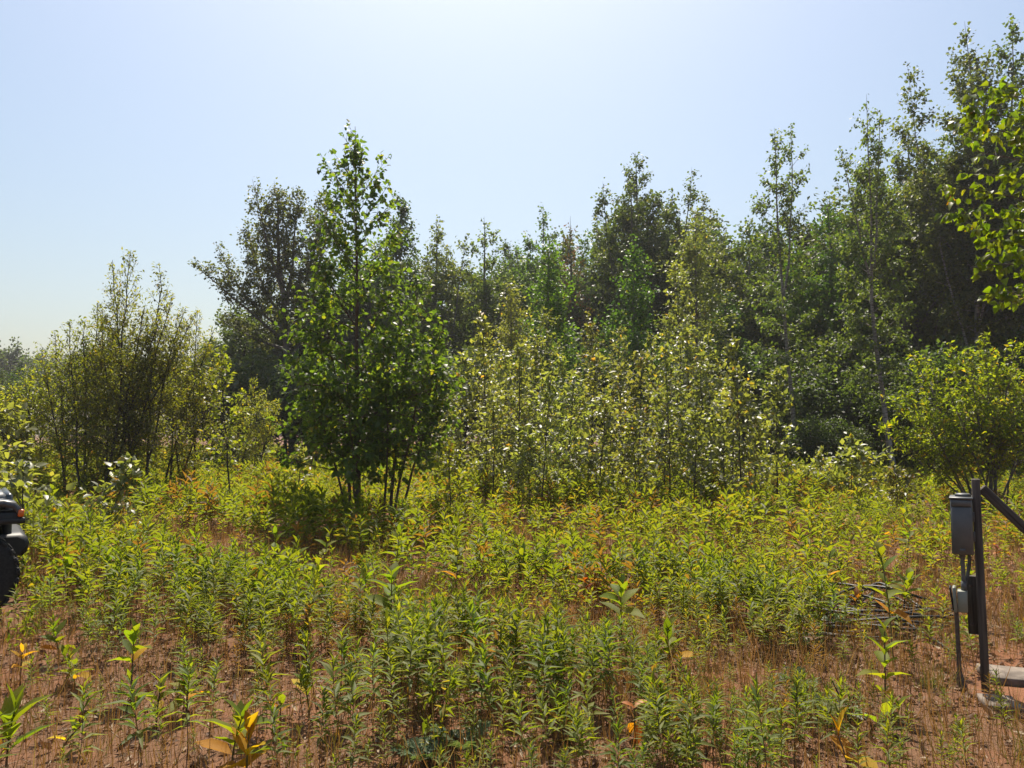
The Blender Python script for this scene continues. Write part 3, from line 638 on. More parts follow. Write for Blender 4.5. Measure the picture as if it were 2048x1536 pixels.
def clear_of(x, y):
    ok = np.ones(len(x), bool)
    for (cx, cy_, rx, ry) in KEEP_OUT: ok &= ((x - cx) / rx) ** 2 + ((y - cy_) / ry) ** 2 > 1
    return ok
KEEP_OUT += [(-5.6, 6.9, 1.4, .9), (-4.62, 6.75, .5, .4), (-4.3, 6.3, .3, .4), (3.2, 4.75, .45, .5)]

rng = rs(401)
def scatter(n, y0, y1, dens):
    y = np.sqrt(rng.uniform(y0 ** 2, y1 ** 2, n)); u = 1024 + rng.uniform(-1, 1, n) * (1134 + 1100 / y); x = (u - 1024) / F * y
    k = (rng.random(n) < dens(x, y)) & clear_of(x, y); return x[k], y[k]
x, y = scatter(15000, 3.3, 25, density); xa_, ya_ = scatter(2600, 3.3, 8.5, density); x = np.concatenate([x, xa_]); y = np.concatenate([y, ya_])
hgt = (.15 + .29 * rng.random(len(x)) ** 1.2) * (1 + .45 * np.clip((y - 7) / 5, 0, 1)) * (.6 + .75 * pn(x, y, 1.5, 2.1))
hgt *= 1 - .25 * np.clip((x / y * F + 1024 - 1600) / 200, 0, 1)
order = np.argsort(-(hgt / y)); x, y, hgt = x[order], y[order], hgt[order]
kinds = [goldenrod(rs(410 + i)) for i in range(7)]; cheap = [goldenrod(rs(420 + i), True) for i in range(5)]; low = [weed_low(rs(430 + i)) for i in range(4)]
# 300 plants that show largest: things with parts
gm = [(s.mesh('stem', M['stem_brown']), l.mesh('leaves', M['goldenrod_leaf'])) for s, l in kinds]
vis = np.where(in_view(x, y, 0))[0][:300]
for j in vis:
    k = j % 7
    e = empty('goldenrod', (x[j], y[j], float(gz(x[j], y[j])) - .01), rng.uniform(0, 6.3), float(hgt[j])); e.rotation_euler[0] = rng.normal(0, .06); e.rotation_euler[1] = rng.normal(0, .06)
    obj('stem', gm[k][0], e); obj('leaves', gm[k][1], e)
    uu = 1024 + F * x[j] / y[j]; vv = 864 + F * CAMZ / y[j]
    reg = ('at the foot of the wooden post' if uu > 1840 else 'in front of the hose coil' if uu > 1500 and vv > 1240 else 'between the hose coil and the thicket' if uu > 1500 else 'on the bare red soil at lower left' if uu < 620 and vv > 1290
           else 'near the parked vehicle' if uu < 420 else 'along the bottom edge at centre' if vv > 1400 else 'below the lone birch' if uu < 960 else 'right of centre in the near weeds')
    tag(e, 'leafy flowerless goldenrod stalk ' + reg, 'weed', 'goldenrod ' + reg)
rest = np.setdiff1d(np.arange(len(x)), vis)
def tile(mb, src, X, Y, Hs, mi, rng, rz, tl):
    V, T, Q, TM, QM, C = src.arrays(); n = len(X); m = len(V)
    c, s_ = np.cos(rz), np.sin(rz)
    vx = (V[None, :, 0] * c[:, None] - V[None, :, 1] * s_[:, None]) + V[None, :, 2] * tl[:, :1]
    vy = (V[None, :, 0] * s_[:, None] + V[None, :, 1] * c[:, None]) + V[None, :, 2] * tl[:, 1:]
    W = np.stack([vx * Hs[:, None] + X[:, None], vy * Hs[:, None] + Y[:, None], V[None, :, 2] * Hs[:, None] + gz(X, Y)[:, None] - .01], -1)
    off = np.arange(n)[:, None, None] * m
    dry = (rng.random((n, 1)) < .05 + .16 * pn(X, Y, .8, 6.2)[:, None] ** 2); yel = .22 * (pn(X, Y, .6, 1.3)[:, None] - .5)
    tint = np.clip(C[None] + np.where(C[None] > .11, rng.normal(0, .1, (n, 1)) + yel, 0), 0, 1)
    tint = np.where((C[None] > .11) & (tint < .13), .13, tint)
    tint = np.where(dry, .09 * C[None], tint)
    mb.add(W.reshape(-1, 3), (T[None] + off).reshape(-1, 3) if len(T) else None, (Q[None] + off).reshape(-1, 4) if len(Q) else None, tint.ravel(), mi)
mb = MB()
def fill(mb, X, Y, Hs, sets, seed):
    r = rs(seed); k = r.integers(0, len(sets), len(X)); rz = r.uniform(0, 6.3, len(X)); tl = r.normal(0, .07, (len(X), 2))
    for i, (s, l) in enumerate(sets):
        m = k == i
        if m.any(): tile(mb, s, X[m], Y[m], Hs[m], 0, r, rz[m], tl[m]); tile(mb, l, X[m], Y[m], Hs[m], 1, r, rz[m], tl[m])
near = y[rest] < 6.6
fill(mb, x[rest][near], y[rest][near], hgt[rest][near], kinds, 441); fill(mb, x[rest][~near], y[rest][~near], hgt[rest][~near], cheap, 442)
xl, yl = scatter(5200, 3.5, 30, lambda a, b: density(a, b) * (.25 + .75 * pn(a, b, 1.1, 3.3))); fill(mb, xl, yl, rs(5).uniform(.22, .5, len(xl)), low, 443)
def weed_far(rng):
    a, b = MB(), MB(); n = 11; D = unit(rng.normal(0, .7, (n, 3)) + [0, 0, .7]); L = rng.uniform(.3, .6, n)
    a.sticks([np.zeros(3)], [np.array([0, 0, .8])], .008, .004)
    b.leaves(np.stack([rng.normal(0, .3, n), rng.normal(0, .3, n), rng.uniform(.1, .8, n)], -1), D, rng.normal(0, .6, (n, 3)) + [0, 0, .6], L, L * .3, 'kite', rng.uniform(.12, 1, n)); return a, b
xf_, yf_ = scatter(7600, 23, 62, lambda a, b: np.full(len(a), .85)); fill(mb, xf_, yf_, rs(6).uniform(.35, .8, len(xf_)), [weed_far(rs(470 + i)) for i in range(4)], 444)
tag(obj('weeds', mb.mesh('weeds', [M['stem_brown'], M['goldenrod_leaf']])), 'mass of yellow-green weeds covering the clearing towards the wood', 'weeds', kind='stuff')
print('goldenrod', len(x), 'verts', mb.n)

# --- dry stalks, grass and litter
mb = MB(); rng = rs(451)
def dens2(a, b): return .35 + .65 * pn(a, b, 1.3, 5.1)
x, y = scatter(88000, 3.0, 13, lambda a, b: dens2(a, b) * (1 - .3 * np.clip((760 - (1024 + F * a / b)) / 300, 0, 1) * (b < 6)))
n = len(x); A = np.stack([x, y, gz(x, y) - .01], -1); hh = rng.uniform(.05, .22, n) * np.where(rng.random(n) < .22, 2.1, 1)
D = unit(np.stack([rng.normal(0, .28, n), rng.normal(0, .28, n), np.ones(n)], -1)); N = np.stack([rng.normal(0, 1, n), rng.normal(0, 1, n), np.zeros(n)], -1)
mb.leaves(A, D, N, hh, .0026 + .0004 * y, 'kite', rng.random(n), fold=0, droop=0)
x, y = scatter(15000, 3.0, 7.5, lambda a, b: .3 + .7 * pn(a, b, 1.6, 7.7)); n = len(x); hh = rng.uniform(.10, .34, n)
D = unit(np.stack([rng.normal(0, .14, n), rng.normal(0, .14, n), np.ones(n)], -1)); N = np.stack([rng.normal(0, 1, n), rng.normal(0, 1, n), np.zeros(n)], -1)
mb.leaves(np.stack([x, y, gz(x, y) - .01], -1), D, N, hh, .0042, 'kite', rng.uniform(0, .6, n), fold=0, droop=0)
tx, ty = scatter(260, 3.2, 8.5, lambda a, b: .15 + .85 * (pn(a, b, .9, 9.0) > .55)); nb_ = 22; n = len(tx) * nb_
A = np.repeat(np.stack([tx, ty, gz(tx, ty) - .01], -1), nb_, 0) + np.concatenate([rng.normal(0, .03, (n, 2)), np.zeros((n, 1))], 1)
D = unit(np.stack([rng.normal(0, .4, n), rng.normal(0, .4, n), np.ones(n)], -1)); N = np.stack([rng.normal(0, 1, n), rng.normal(0, 1, n), np.full(n, .4)], -1)
mb.leaves(A, D, N, rng.uniform(.1, .3, n), .004, 'lance', rng.uniform(.68, .78, n), fold=0, droop=.06)
tag(obj('dry_grass', mb.mesh('dry_grass', M['dry_grass'])), 'thin brown dry grass blades and stalks between the weeds', 'grass', kind='stuff')
mb = MB(); x, y = scatter(42000, 3.0, 10, lambda a, b: .25 + .75 * pn(a, b, 2.4, 4.0)); n = len(x)
D = unit(np.stack([rng.normal(0, 1, n), rng.normal(0, 1, n), rng.normal(0, .22, n)], -1)); N = rng.normal(0, .35, (n, 3)) + [0, 0, 1]
L = rng.uniform(.02, .065, n); mb.leaves(np.stack([x, y, gz(x, y) + .012], -1), D, N, L, L * rng.uniform(.2, .55, n), 'lance', rng.random(n), fold=.5, droop=-.2)
x, y = scatter(2600, 3.0, 10, lambda a, b: np.full(len(a), .8)); n = len(x)
A = np.stack([x, y, gz(x, y) + .01], -1); d = np.stack([rng.normal(0, 1, n), rng.normal(0, 1, n), rng.normal(0, .12, n)], -1)
mb.sticks(A, A + unit(d) * rng.uniform(.05, .28, n)[:, None], .0022, .0012, tint=rng.random(n))
x, y = scatter(9000, 3.0, 9, lambda a, b: .3 + .7 * pn(a, b, 2.0, 8.0)); n = len(x)
for k_ in range(2):
    P_ = np.stack([x, y, gz(x, y) + .004], -1) + rng.normal(0, .004, (n, 3)); L = rng.uniform(.012, .045, n)
    mb.leaves(P_, rng.normal(0, 1, (n, 3)) * [1, 1, .5], rng.normal(0, .7, (n, 3)) + [0, 0, .7], L, L * .8, 'kite', rng.random(n) * .35, fold=.6)
x, y = scatter(420, 3.1, 7.5, lambda a, b: np.full(len(a), .8)); n = len(x); L = rng.uniform(.04, .085, n)
mb.leaves(np.stack([x, y, gz(x, y) + .012], -1), unit(np.stack([rng.normal(0, 1, n), rng.normal(0, 1, n), rng.normal(0, .3, n)], -1)), rng.normal(0, .5, (n, 3)) + [0, 0, 1], L, L * .42, 'oval', rng.random(n) ** 2 * .9, fold=.9, droop=-.5)
tag(obj('leaf_litter', mb.mesh('leaf_litter', M['dry_leaf'])), 'dead leaves and broken stalks lying on the red soil', 'litter', kind='stuff')

# --- milkweeds: every leaf its own piece
MILK = []
for k in range(5):
    b = MB(); b.leaves(np.zeros((1, 3)), np.array([[1.0, 0, 0]]), np.array([[0, 0, 1.0]]), 1, .36 + .04 * k, 'oval', .2 + .15 * k, fold=.12 + .05 * k, droop=.05 + .07 * k)
    MILK.append(b)
MILKM = {c: [b.mesh('leaf', M[c], True) for b in MILK] for c in ('milkweed_leaf', 'milkweed_yellow', 'milkweed_orange')}
def milkweed(u, vb, vt, seed, label, col='green', pairs=5, leaf=.15, group=None, start=.35, el=(25, 70)):
    rng = rs(seed); g = ground_at(u, vb); H = max(at(u, vt, g[1])[2] - leaf * .55, .08); z0 = float(gz(g[0], g[1]))
    leaf *= 1.2; root = empty('milkweed', (g[0], g[1], z0 - .01)); tag(root, label, 'plant', group)
    mb = MB(); t = np.linspace(0, 1, 6); bend = rng.normal(0, .05, 2)
    pts = np.stack([bend[0] * t ** 2, bend[1] * t ** 2, t * H], -1); mb.tube(pts, np.linspace(.006, .0035, 6), 5)
    obj('stem', mb.mesh('stem', M['stem_green'] if rng.random() < .5 else M['stem_brown'], True), root)
    a0 = rng.uniform(0, 3.1)
    for i in range(pairs):
        f = i / max(pairs - 1, 1); tt = start + (1 - start) * f
        p = np.array([np.interp(tt, t, pts[:, c]) for c in range(3)])
        for sd in (0, 1):
            az = a0 + i * 1.57 + sd * 3.14 + rng.normal(0, .2); e = R(el[0] + (el[1] - el[0]) * f + rng.normal(0, 8))
            if col == 'orange': e -= R(25) * (rng.random() < .5)
            c = {'green': 'milkweed_leaf', 'yellow': 'milkweed_yellow', 'orange': 'milkweed_orange'}[col]
            if col == 'green' and f < .25 and rng.random() < .35: c = 'milkweed_yellow'
            if col == 'mixed': c = 'milkweed_leaf' if f > .45 else 'milkweed_yellow'
            o = obj('leaf', MILKM[c][rng.integers(0, 5)], root)
            s = leaf * rng.uniform(.8, 1.15) * (1 - .35 * f * f)
            o.matrix_local = Matrix.Translation(p) @ Euler((rng.normal(0, .25), -e, az), 'XYZ').to_matrix().to_4x4() @ Matrix.Diagonal((s, s, s, 1))
    return root
_c = {'mixed': 'green'}
def mk(u, vb, vt, seed, label, col='green', **k):
    return milkweed(u, vb, vt, seed, label, col, **k)
mk(1787, 1335, 1085, 501, 'tall green milkweed with broad leaves growing out of the black hose coil', leaf=.15, pairs=5, start=.5)
mk(1772, 1440, 1240, 502, 'yellow-green milkweed in front of the black hose coil', leaf=.13, pairs=6, start=.3)
mk(782, 1310, 1112, 503, 'largest pale green milkweed at the centre of the weeds, with spreading leaves', leaf=.2, pairs=6, start=.5, el=(15, 60))
mk(1243, 1320, 1158, 504, 'milkweed with upright leaves right of centre, beside a drooping yellow leaf', leaf=.17, pairs=4, start=.6)
mk(462, 1560, 1400, 505, 'green milkweed at the bottom edge beside a golden-yellow one', leaf=.15, pairs=5, start=.35)
mk(492, 1575, 1440, 506, 'golden-yellow milkweed at the bottom edge', 'yellow', leaf=.14, pairs=4, start=.3, el=(30, 80))
mk(1703, 1590, 1450, 507, 'orange-yellow milkweed with long drooping leaves at the bottom edge, lower right', 'yellow', leaf=.17, pairs=2, start=.6, el=(20, 75))
mk(12, 1530, 1345, 508, 'big green milkweed at the bottom left edge', leaf=.2, pairs=5, start=.35, el=(35, 75))
mk(312, 1445, 1332, 509, 'green milkweed on the bare red soil, in front of a leaf-cluster milkweed', leaf=.12, pairs=4, start=.4)
mk(372, 1420, 1325, 510, 'short bushy milkweed on the bare red soil at lower left', leaf=.13, pairs=4, start=.4)
mk(618, 1445, 1342, 511, 'small cup-shaped milkweed on bare soil left of bottom centre', leaf=.11, pairs=4, start=.6, el=(50, 80))
mk(815, 1400, 1268, 512, 'upright milkweed with yellowing lower leaf below the largest pale one', leaf=.13, pairs=4, start=.55, el=(45, 80))
mk(262, 1390, 1238, 513, 'milkweed on a long bare stem above the red soil at left', leaf=.14, pairs=4, start=.6, el=(35, 80))
mk(118, 1330, 1238, 514, 'milkweed with a tuft of leaves below the vehicle wheel', leaf=.13, pairs=4, start=.45)
mk(1340, 1370, 1240, 515, 'milkweed with pale leaves right of bottom centre', leaf=.15, pairs=5, start=.45, el=(30, 80))
mk(90, 1105, 968, 516, 'tall green milkweed standing just right of the parked vehicle', leaf=.19, pairs=7, start=.4)
mk(135, 1200, 1105, 517, 'broad-leaved green milkweed right of the vehicle wheel', leaf=.17, pairs=6, start=.4)
mk(110, 1120, 1020, 518, 'milkweed with yellow top leaves beside the vehicle', 'yellow', leaf=.13, pairs=3, start=.6)
mk(1168, 1230, 1150, 519, 'withered orange milkweed at the centre of the weeds', 'orange', leaf=.12, pairs=3, start=.4, el=(40, 80))
mk(1425, 1240, 1178, 520, 'bright golden milkweed tuft right of centre', 'yellow', leaf=.12, pairs=4, start=.5, el=(35, 75))
mk(1532, 1065, 1018, 521, 'orange milkweed in the far weeds before the thicket', 'orange', leaf=.2, pairs=3, start=.5, el=(25, 70))
mk(1610, 1190, 1142, 522, 'small orange milkweed left of the hose coil', 'orange', leaf=.11, pairs=3, start=.5)
mk(1705, 1220, 1165, 523, 'orange milkweed sprig behind the hose coil', 'orange', leaf=.13, pairs=3, start=.5, el=(30, 75))
mk(1690, 1075, 1030, 524, 'yellow-orange milkweed in the dry weeds left of the electrical panel', 'orange', leaf=.14, pairs=3, start=.5)
mk(2005, 1130, 1090, 525, 'orange milkweed behind the utility post', 'orange', leaf=.12, pairs=3, start=.5)
mk(1140, 1500, 1410, 526, 'small yellow-green milkweed at bottom centre', leaf=.1, pairs=4, start=.5, el=(45, 80))
mk(1270, 1500, 1395, 527, 'withered brown-orange milkweed at the bottom, right of centre', 'orange', leaf=.1, pairs=2, start=.6, el=(-40, 60))
mk(560, 1470, 1395, 528, 'small milkweed with two upright leaves on bare soil', leaf=.1, pairs=2, start=.8, el=(50, 75))
mk(120, 1500, 1415, 529, 'small round-leaved milkweed on the red soil at bottom left', leaf=.09, pairs=3, start=.5)
mk(40, 1370, 1280, 530, 'yellowing milkweed at the left edge on the red soil', 'yellow', leaf=.1, pairs=3, start=.6)
mk(150, 1370, 1290, 531, 'bushy pale milkweed near the left edge above the bare soil', leaf=.13, pairs=5, start=.3)
mk(370, 1250, 1175, 532, 'milkweed with a yellow top leaf in the weeds at left', 'yellow', leaf=.11, pairs=2, start=.6)
mk(1075, 1400, 1330, 533, 'short yellow-green milkweed below centre', leaf=.11, pairs=3, start=.6)
mk(1740, 1480, 1400, 534, 'broad bright milkweed low in the weeds at lower right', leaf=.13, pairs=3, start=.5, el=(40, 80))
rng = rs(560)
for i in range(34):
    u, vb = rng.uniform(20, 2030), rng.uniform(1010, 1260); D = ground_at(u, vb)[1]
    hz = rng.uniform(.4, .7); vt = vb - hz * F / D
    mk(u, vb, vt, 600 + i, 'scattered green milkweed in the deeper part of the weeds', leaf=rng.uniform(.12, .17), pairs=5, start=.45, group='milkweeds scattered in the deeper weeds')

# --- tansy-like ferny plants, goldenrod flowers
def ferny(u, v, seed, label, s=.22, group=None):
    rng = rs(seed); g = ground_at(u, v); root = empty('ferny_plant', (g[0], g[1], float(gz(g[0], g[1])))); tag(root, label, 'plant', group)
    for f in range(7):
        a = f * .9 + rng.uniform(-.3, .3); e = rng.uniform(.35, 1.0); d = np.array([math.cos(a) * math.cos(e), math.sin(a) * math.cos(e), math.sin(e)]); L = s * rng.uniform(.7, 1.15)
        mb = MB(); t = np.linspace(0, 1, 6)[:, None]; pts = d[None] * L * t + np.array([0, 0, -.35 * L]) * t ** 2
        mb.tube(pts, np.linspace(.003, .001, 6), 3)
        n = 11; q = np.repeat(np.linspace(.2, .97, n), 2); sd = np.tile([1, -1], n); P = np.stack([np.interp(q, t[:, 0], pts[:, c]) for c in range(3)], -1)
        S = unit(np.cross(d, [0, 0, 1.0])); ll = L * .34 * np.sin(np.clip(q * 1.05, 0, 1) * 2.9 + .15) + .01
        mb.leaves(P, S[None] * sd[:, None] + d[None] * .5 + rng.normal(0, .08, (2 * n, 3)), np.tile(np.cross(S, d), (2 * n, 1)) + rng.normal(0, .2, (2 * n, 3)), ll, ll * .4, 'lance', rng.random(2 * n))
        obj('frond', mb.mesh('frond', M['tansy_leaf']), root)
ferny(925, 1525, 701, 'grey-green ferny plant with toothed fronds at bottom centre', .24)
ferny(845, 1545, 702, 'second grey-green ferny plant at the bottom edge, left of the toothed one', .2)
ferny(1650, 1250, 703, 'grey-green ferny plant at the left end of the hose coil', .26)
ferny(1610, 1290, 704, 'pale ferny plant in front of the left end of the hose coil', .22)
ferny(1660, 1440, 705, 'grey-green ferny plant low in the weeds at lower right', .25)
ferny(1590, 1375, 706, 'ferny plant among goldenrod left of the lower right corner', .2)
def bloom(u, vb, vt, seed, label):
    rng = rs(seed); g = ground_at(u, vb); H = at(u, vt, g[1])[2]; root = empty('flowering_goldenrod', (g[0], g[1], float(gz(g[0], g[1]))), rng.uniform(0, 6)); tag(root, label, 'weed')
    s_, l_ = goldenrod(rs(seed)); k = H * .9
    for nm, b, m in (('stem', s_, 'stem_brown'), ('leaves', l_, 'goldenrod_leaf')):
        o = obj(nm, b.mesh(nm, M[m]), root); o.scale = (k, k, k)
    mb = MB(); n = 260; q = rng.random(n) ** .7; a = rng.uniform(0, 6.28, n); rr = .06 * (1 - q) * rng.uniform(.4, 1, n) + .008
    P = np.stack([rr * np.cos(a) + .03 * q, rr * np.sin(a), k * .88 + q * H * .16], -1)
    mb.leaves(P, rng.normal(0, 1, (n, 3)), rng.normal(0, 1, (n, 3)), .016, .012, 'kite', rng.random(n)); obj('flower_head', mb.mesh('flower_head', M['flower_yellow']), root)
bloom(515, 1240, 1135, 711, 'goldenrod with a bent yellow flower plume left of centre')
bloom(720, 1210, 1098, 712, 'goldenrod with an upright yellow flower spike below the lone birch')
bloom(905, 1015, 885, 713, 'goldenrod in yellow bloom just right of the lone birch stems')
bloom(385, 1150, 1095, 714, 'goldenrod with a small yellow flower head in the weeds at left')
bloom(1165, 985, 940, 715, 'yellow flower head at the foot of the glinting thicket')
bloom(1910, 1020, 962, 716, 'goldenrod in bloom right behind the electrical panel')

# dead forked twigs standing at lower right
mb = MB(); g = ground_at(1700, 1455)
mb.tube([(0, 0, 0), (-.03, 0, .1), (-.09, 0, .24)], [.006, .005, .003], 5); mb.tube([(0, .01, 0), (.02, 0, .12), (.04, 0, .25)], [.006, .005, .003], 5)
o = obj('forked_twig', mb.mesh('forked_twig', M['bark_dark'])); o.location = (g[0], g[1], float(gz(g[0], g[1])) - .01); tag(o, 'dark forked dead twig standing in the weeds at lower right', 'twig')

# ------------------------------------------------------------------ utility post with electrical boxes
M['post_wood'] = plainmat('post_wood', (.03, .025, .02), (.115, .095, .078), 60, .9, (1, 1, .05), .8)
M['brace_wood'] = plainmat('brace_wood', (.03, .025, .02), (.115, .095, .078), 60, .9, (.05, 1, 1), .8)
M['slab'] = plainmat('slab', (.09, .07, .055), (.25, .205, .165), 12, .9, bump=.5)
M['panel_grey'] = plainmat('panel_grey', (.07, .076, .078), (.095, .10, .10), 20, .45, bump=.04, spec=.5)
M['box_green'] = plainmat('box_green', (.20, .21, .17), (.25, .26, .21), 20, .5, bump=.05)
M['conduit'] = plainmat('conduit', (.07, .07, .068), (.13, .13, .125), 40, .5, bump=.1)
M['rust_conduit'] = plainmat('rust_conduit', (.06, .04, .03), (.12, .09, .07), 40, .7, bump=.2)
M['rubber'] = plainmat('rubber', (.012, .012, .012), (.028, .027, .026), 60, .75, bump=.3, spec=.3)
M['hose'] = plainmat('hose', (.014, .014, .014), (.03, .029, .028), 30, .5, bump=.08, spec=.4)
def rounded(name, mat, parent, boxes):
    mb = MB()
    for b in boxes: mb.box(*b[:2], **(b[2] if len(b) > 2 else {}))
    return obj(name, mb.mesh(name, mat), parent)
pb = ground_at(1972, 1388); PD = pb[1]
pt = at(1951, 958, PD); PH = pt[2]
PYAW = -math.atan2(pb[0], PD); KX = 1 / math.cos(PYAW)
post = empty('utility_post', (pb[0], PD, 0), PYAW); tag(post, 'weathered square wooden post with a diagonal brace, carrying grey electrical boxes', 'post')
tl = math.atan2((pt[0] - pb[0]) / KX, PH)
mb = MB(); mb.box((0, 0, PH / 2 - .1), (.047, .08, PH + .2), None, .005)
o = obj('post', mb.mesh('post', M['post_wood']), post); o.rotation_euler[1] = tl
# brace from near the post head down to the right and back
mb = MB(); a = np.array([math.tan(tl) * PH * .95 + .03, .055, PH * .955]); b = np.array([1.15, .5, 0.0])
d = b - a; Lb = np.linalg.norm(d); mb.box((0, 0, 0), (Lb, .036, .054), None, .003)
o = obj('brace', mb.mesh('brace', M['brace_wood']), post)
q = Vector(d).to_track_quat('X', 'Z'); o.rotation_mode = 'QUATERNION'; o.rotation_quaternion = q; o.location = (a + b) / 2
mb = MB(); zt, zb = at(1945, 1156, PD)[2], at(1945, 1274, PD)[2]
mb.box((0, 0, 0), (.07, .04, zt - zb), None, .003); o = obj('backing_board', mb.mesh('backing_board', M['post_wood']), post)
o.location = ((at(1947, 1215, PD)[0] - pb[0]) / KX, .062, (zt + zb) / 2); o.rotation_euler[1] = tl
def xz(u, v, Y=None): p = at(u, v, Y or PD); return (p[0] - pb[0]) / KX, p[2]
for zz in (zt - .06, zb + .06):
    mb = MB(); mb.tube([(0, .0, 0), (0, -.008, 0)], [.011, .009], 6, caps=True); o = obj('bolt', mb.mesh('bolt', M['rust_conduit']), post); o.location = (o_x := (at(1947, 1215, PD)[0] - pb[0]) / KX - .012, .041, zz)
# electrical panel
ep = empty('electrical_panel', (pb[0], PD, 0), PYAW); tag(ep, 'tall grey metal electrical panel box on the left side of the wooden post', 'electrical box')
x0, z1 = xz(1900, 997); x1, z0 = xz(1948, 1108); cx, cz, wx, hz = (x0 + x1) / 2, (z0 + z1) / 2, x1 - x0, z1 - z0
def rot_part(o, px, pz): o.location = (px, 0, pz); o.rotation_euler = (0, tl * .35, 0); return o
mb = MB(); mb.box((0, .0, 0), (wx, .20, hz), None, .006); mb.box((0, -.004, hz / 2 + .004), (wx + .012, .225, .012), None, .004); rot_part(obj('housing', mb.mesh('housing', M['panel_grey']), ep), cx, cz)
mb = MB(); mb.box((0, -.108, -.022), (wx - .012, .016, hz - .062), None, .005); mb.box((0, -.119, -hz / 2 + .03), (.03, .008, .016), None, .002); rot_part(obj('cover', mb.mesh('cover', M['panel_grey']), ep), cx, cz)
mb = MB(); mb.box((0, -.107, hz / 2 - .026), (wx - .008, .012, .04), None, .004); rot_part(obj('top_band', mb.mesh('top_band', M['panel_grey']), ep), cx, cz)
mb = MB(); mb.tube([(0, 0, 0), (0, 0, .014), (0, 0, .02)], [.045, .045, .036], 16, caps=True); rot_part(obj('hub', mb.mesh('hub', M['panel_grey'], False), ep), cx + .01, cz + hz / 2 + .009)
for k in range(2):
    mb = MB(); mb.box((wx / 2 + .005, -.06, (.35 - .7 * k) * hz / 2), (.01, .02, .06), None, .002); rot_part(obj('hinge', mb.mesh('hinge', M['panel_grey']), ep), cx, cz)
# conduits down to the outlet box
xa, za = xz(1924, 1108); xb, zb_ = xz(1928, 1182)
mb = MB(); mb.tube([(xa, -.03, za + .01), (xa + .002, -.03, za - .08), (xb, -.03, zb_)], [.0125] * 3, 10); mb.tube([(xa, -.03, za + .004), (xa, -.03, za - .03)], [.017, .017], 10, caps=True)
mb.tube([(xb, -.03, zb_ + .055), (xb, -.03, zb_ - .002)], [.017, .017], 10, caps=True); obj('conduit', mb.mesh('conduit', M['conduit'], True), ep)
xc, zc = xz(1938, 1108); mb = MB(); mb.tube([(xc, .02, zc + .01), (xc, .02, zc - .06), (xc - .012, .01, zc - .14), (xb + .006, -.0, zb_ + .03)], [.0105] * 4, 10); obj('conduit', mb.mesh('conduit', M['conduit'], True), ep)
# outlet box
ob = empty('outlet_box', (pb[0], PD, 0), PYAW); tag(ob, 'small pale green outlet box with open lid, below the grey panel', 'electrical box')
x0, z1 = xz(1914, 1182); x1, z0 = xz(1936, 1225)
mb = MB(); mb.box(((x0 + x1) / 2, -.03, (z0 + z1) / 2), (x1 - x0, .085, z1 - z0), None, .005); obj('housing', mb.mesh('housing', M['box_green']), ob)
x2, z3 = xz(1905, 1176); mb = MB(); mb.box(((x2 + x0) / 2 - .002, -.032, (z0 + z3) / 2), ((x0 - x2) * .8, .10, z3 - z0 + .004), rotm(0, -.05, 0), .006); obj('lid', mb.mesh('lid', M['box_green']), ob)
mb = MB(); mb.box((x2 - .008, -.03, (z0 + z3) / 2 + .004), (.008, .09, z3 - z0 - .01), rotm(0, -.12, 0), .002); obj('gasket', mb.mesh('gasket', M['rubber']), ob)
xd, zd = xz(1912, 1224); xe, ze = xz(1921, 1312)
mb = MB(); mb.tube([(xd, -.03, zd + .01), (xd + .004, -.03, zd * .6), (xe - .01, -.03, .1), (xe, -.03, -.08)], [.013] * 4, 10); obj('conduit', mb.mesh('conduit', M['rust_conduit'], True), ob)
mb = MB(); mb.tube([(xe - .012, -.03, .12), (xe, -.035, .05), (xe + .03, -.05, -.05)], [.016, .026, .03], 9); obj('conduit_sleeve', mb.mesh('conduit_sleeve', M['rust_conduit'], True), ob)
# slabs at the foot
g = ground_at(2045, 1371); sl = MB(); sl.box((0, 0, 0), (.50, .30, .05), None, .006); o = obj('concrete_slab', sl.mesh('concrete_slab', M['slab'])); o.location = (g[0] + .03, g[1], float(gz(g[0], g[1])) + .02); o.rotation_euler = (0, .02, -.3)
tag(o, 'upper flat slab lying against the foot of the wooden post', 'slab', kind='thing')
g = ground_at(2000, 1424); sl = MB(); sl.box((0, 0, 0), (.19, .20, .04), None, .005); o = obj('concrete_slab', sl.mesh('concrete_slab', M['slab'])); o.location = (g[0], g[1], float(gz(g[0], g[1])) + .012); o.rotation_euler = (.03, 0, -.25)
tag(o, 'smaller flat slab nearer the camera than the one at the post foot', 'slab', kind='thing')

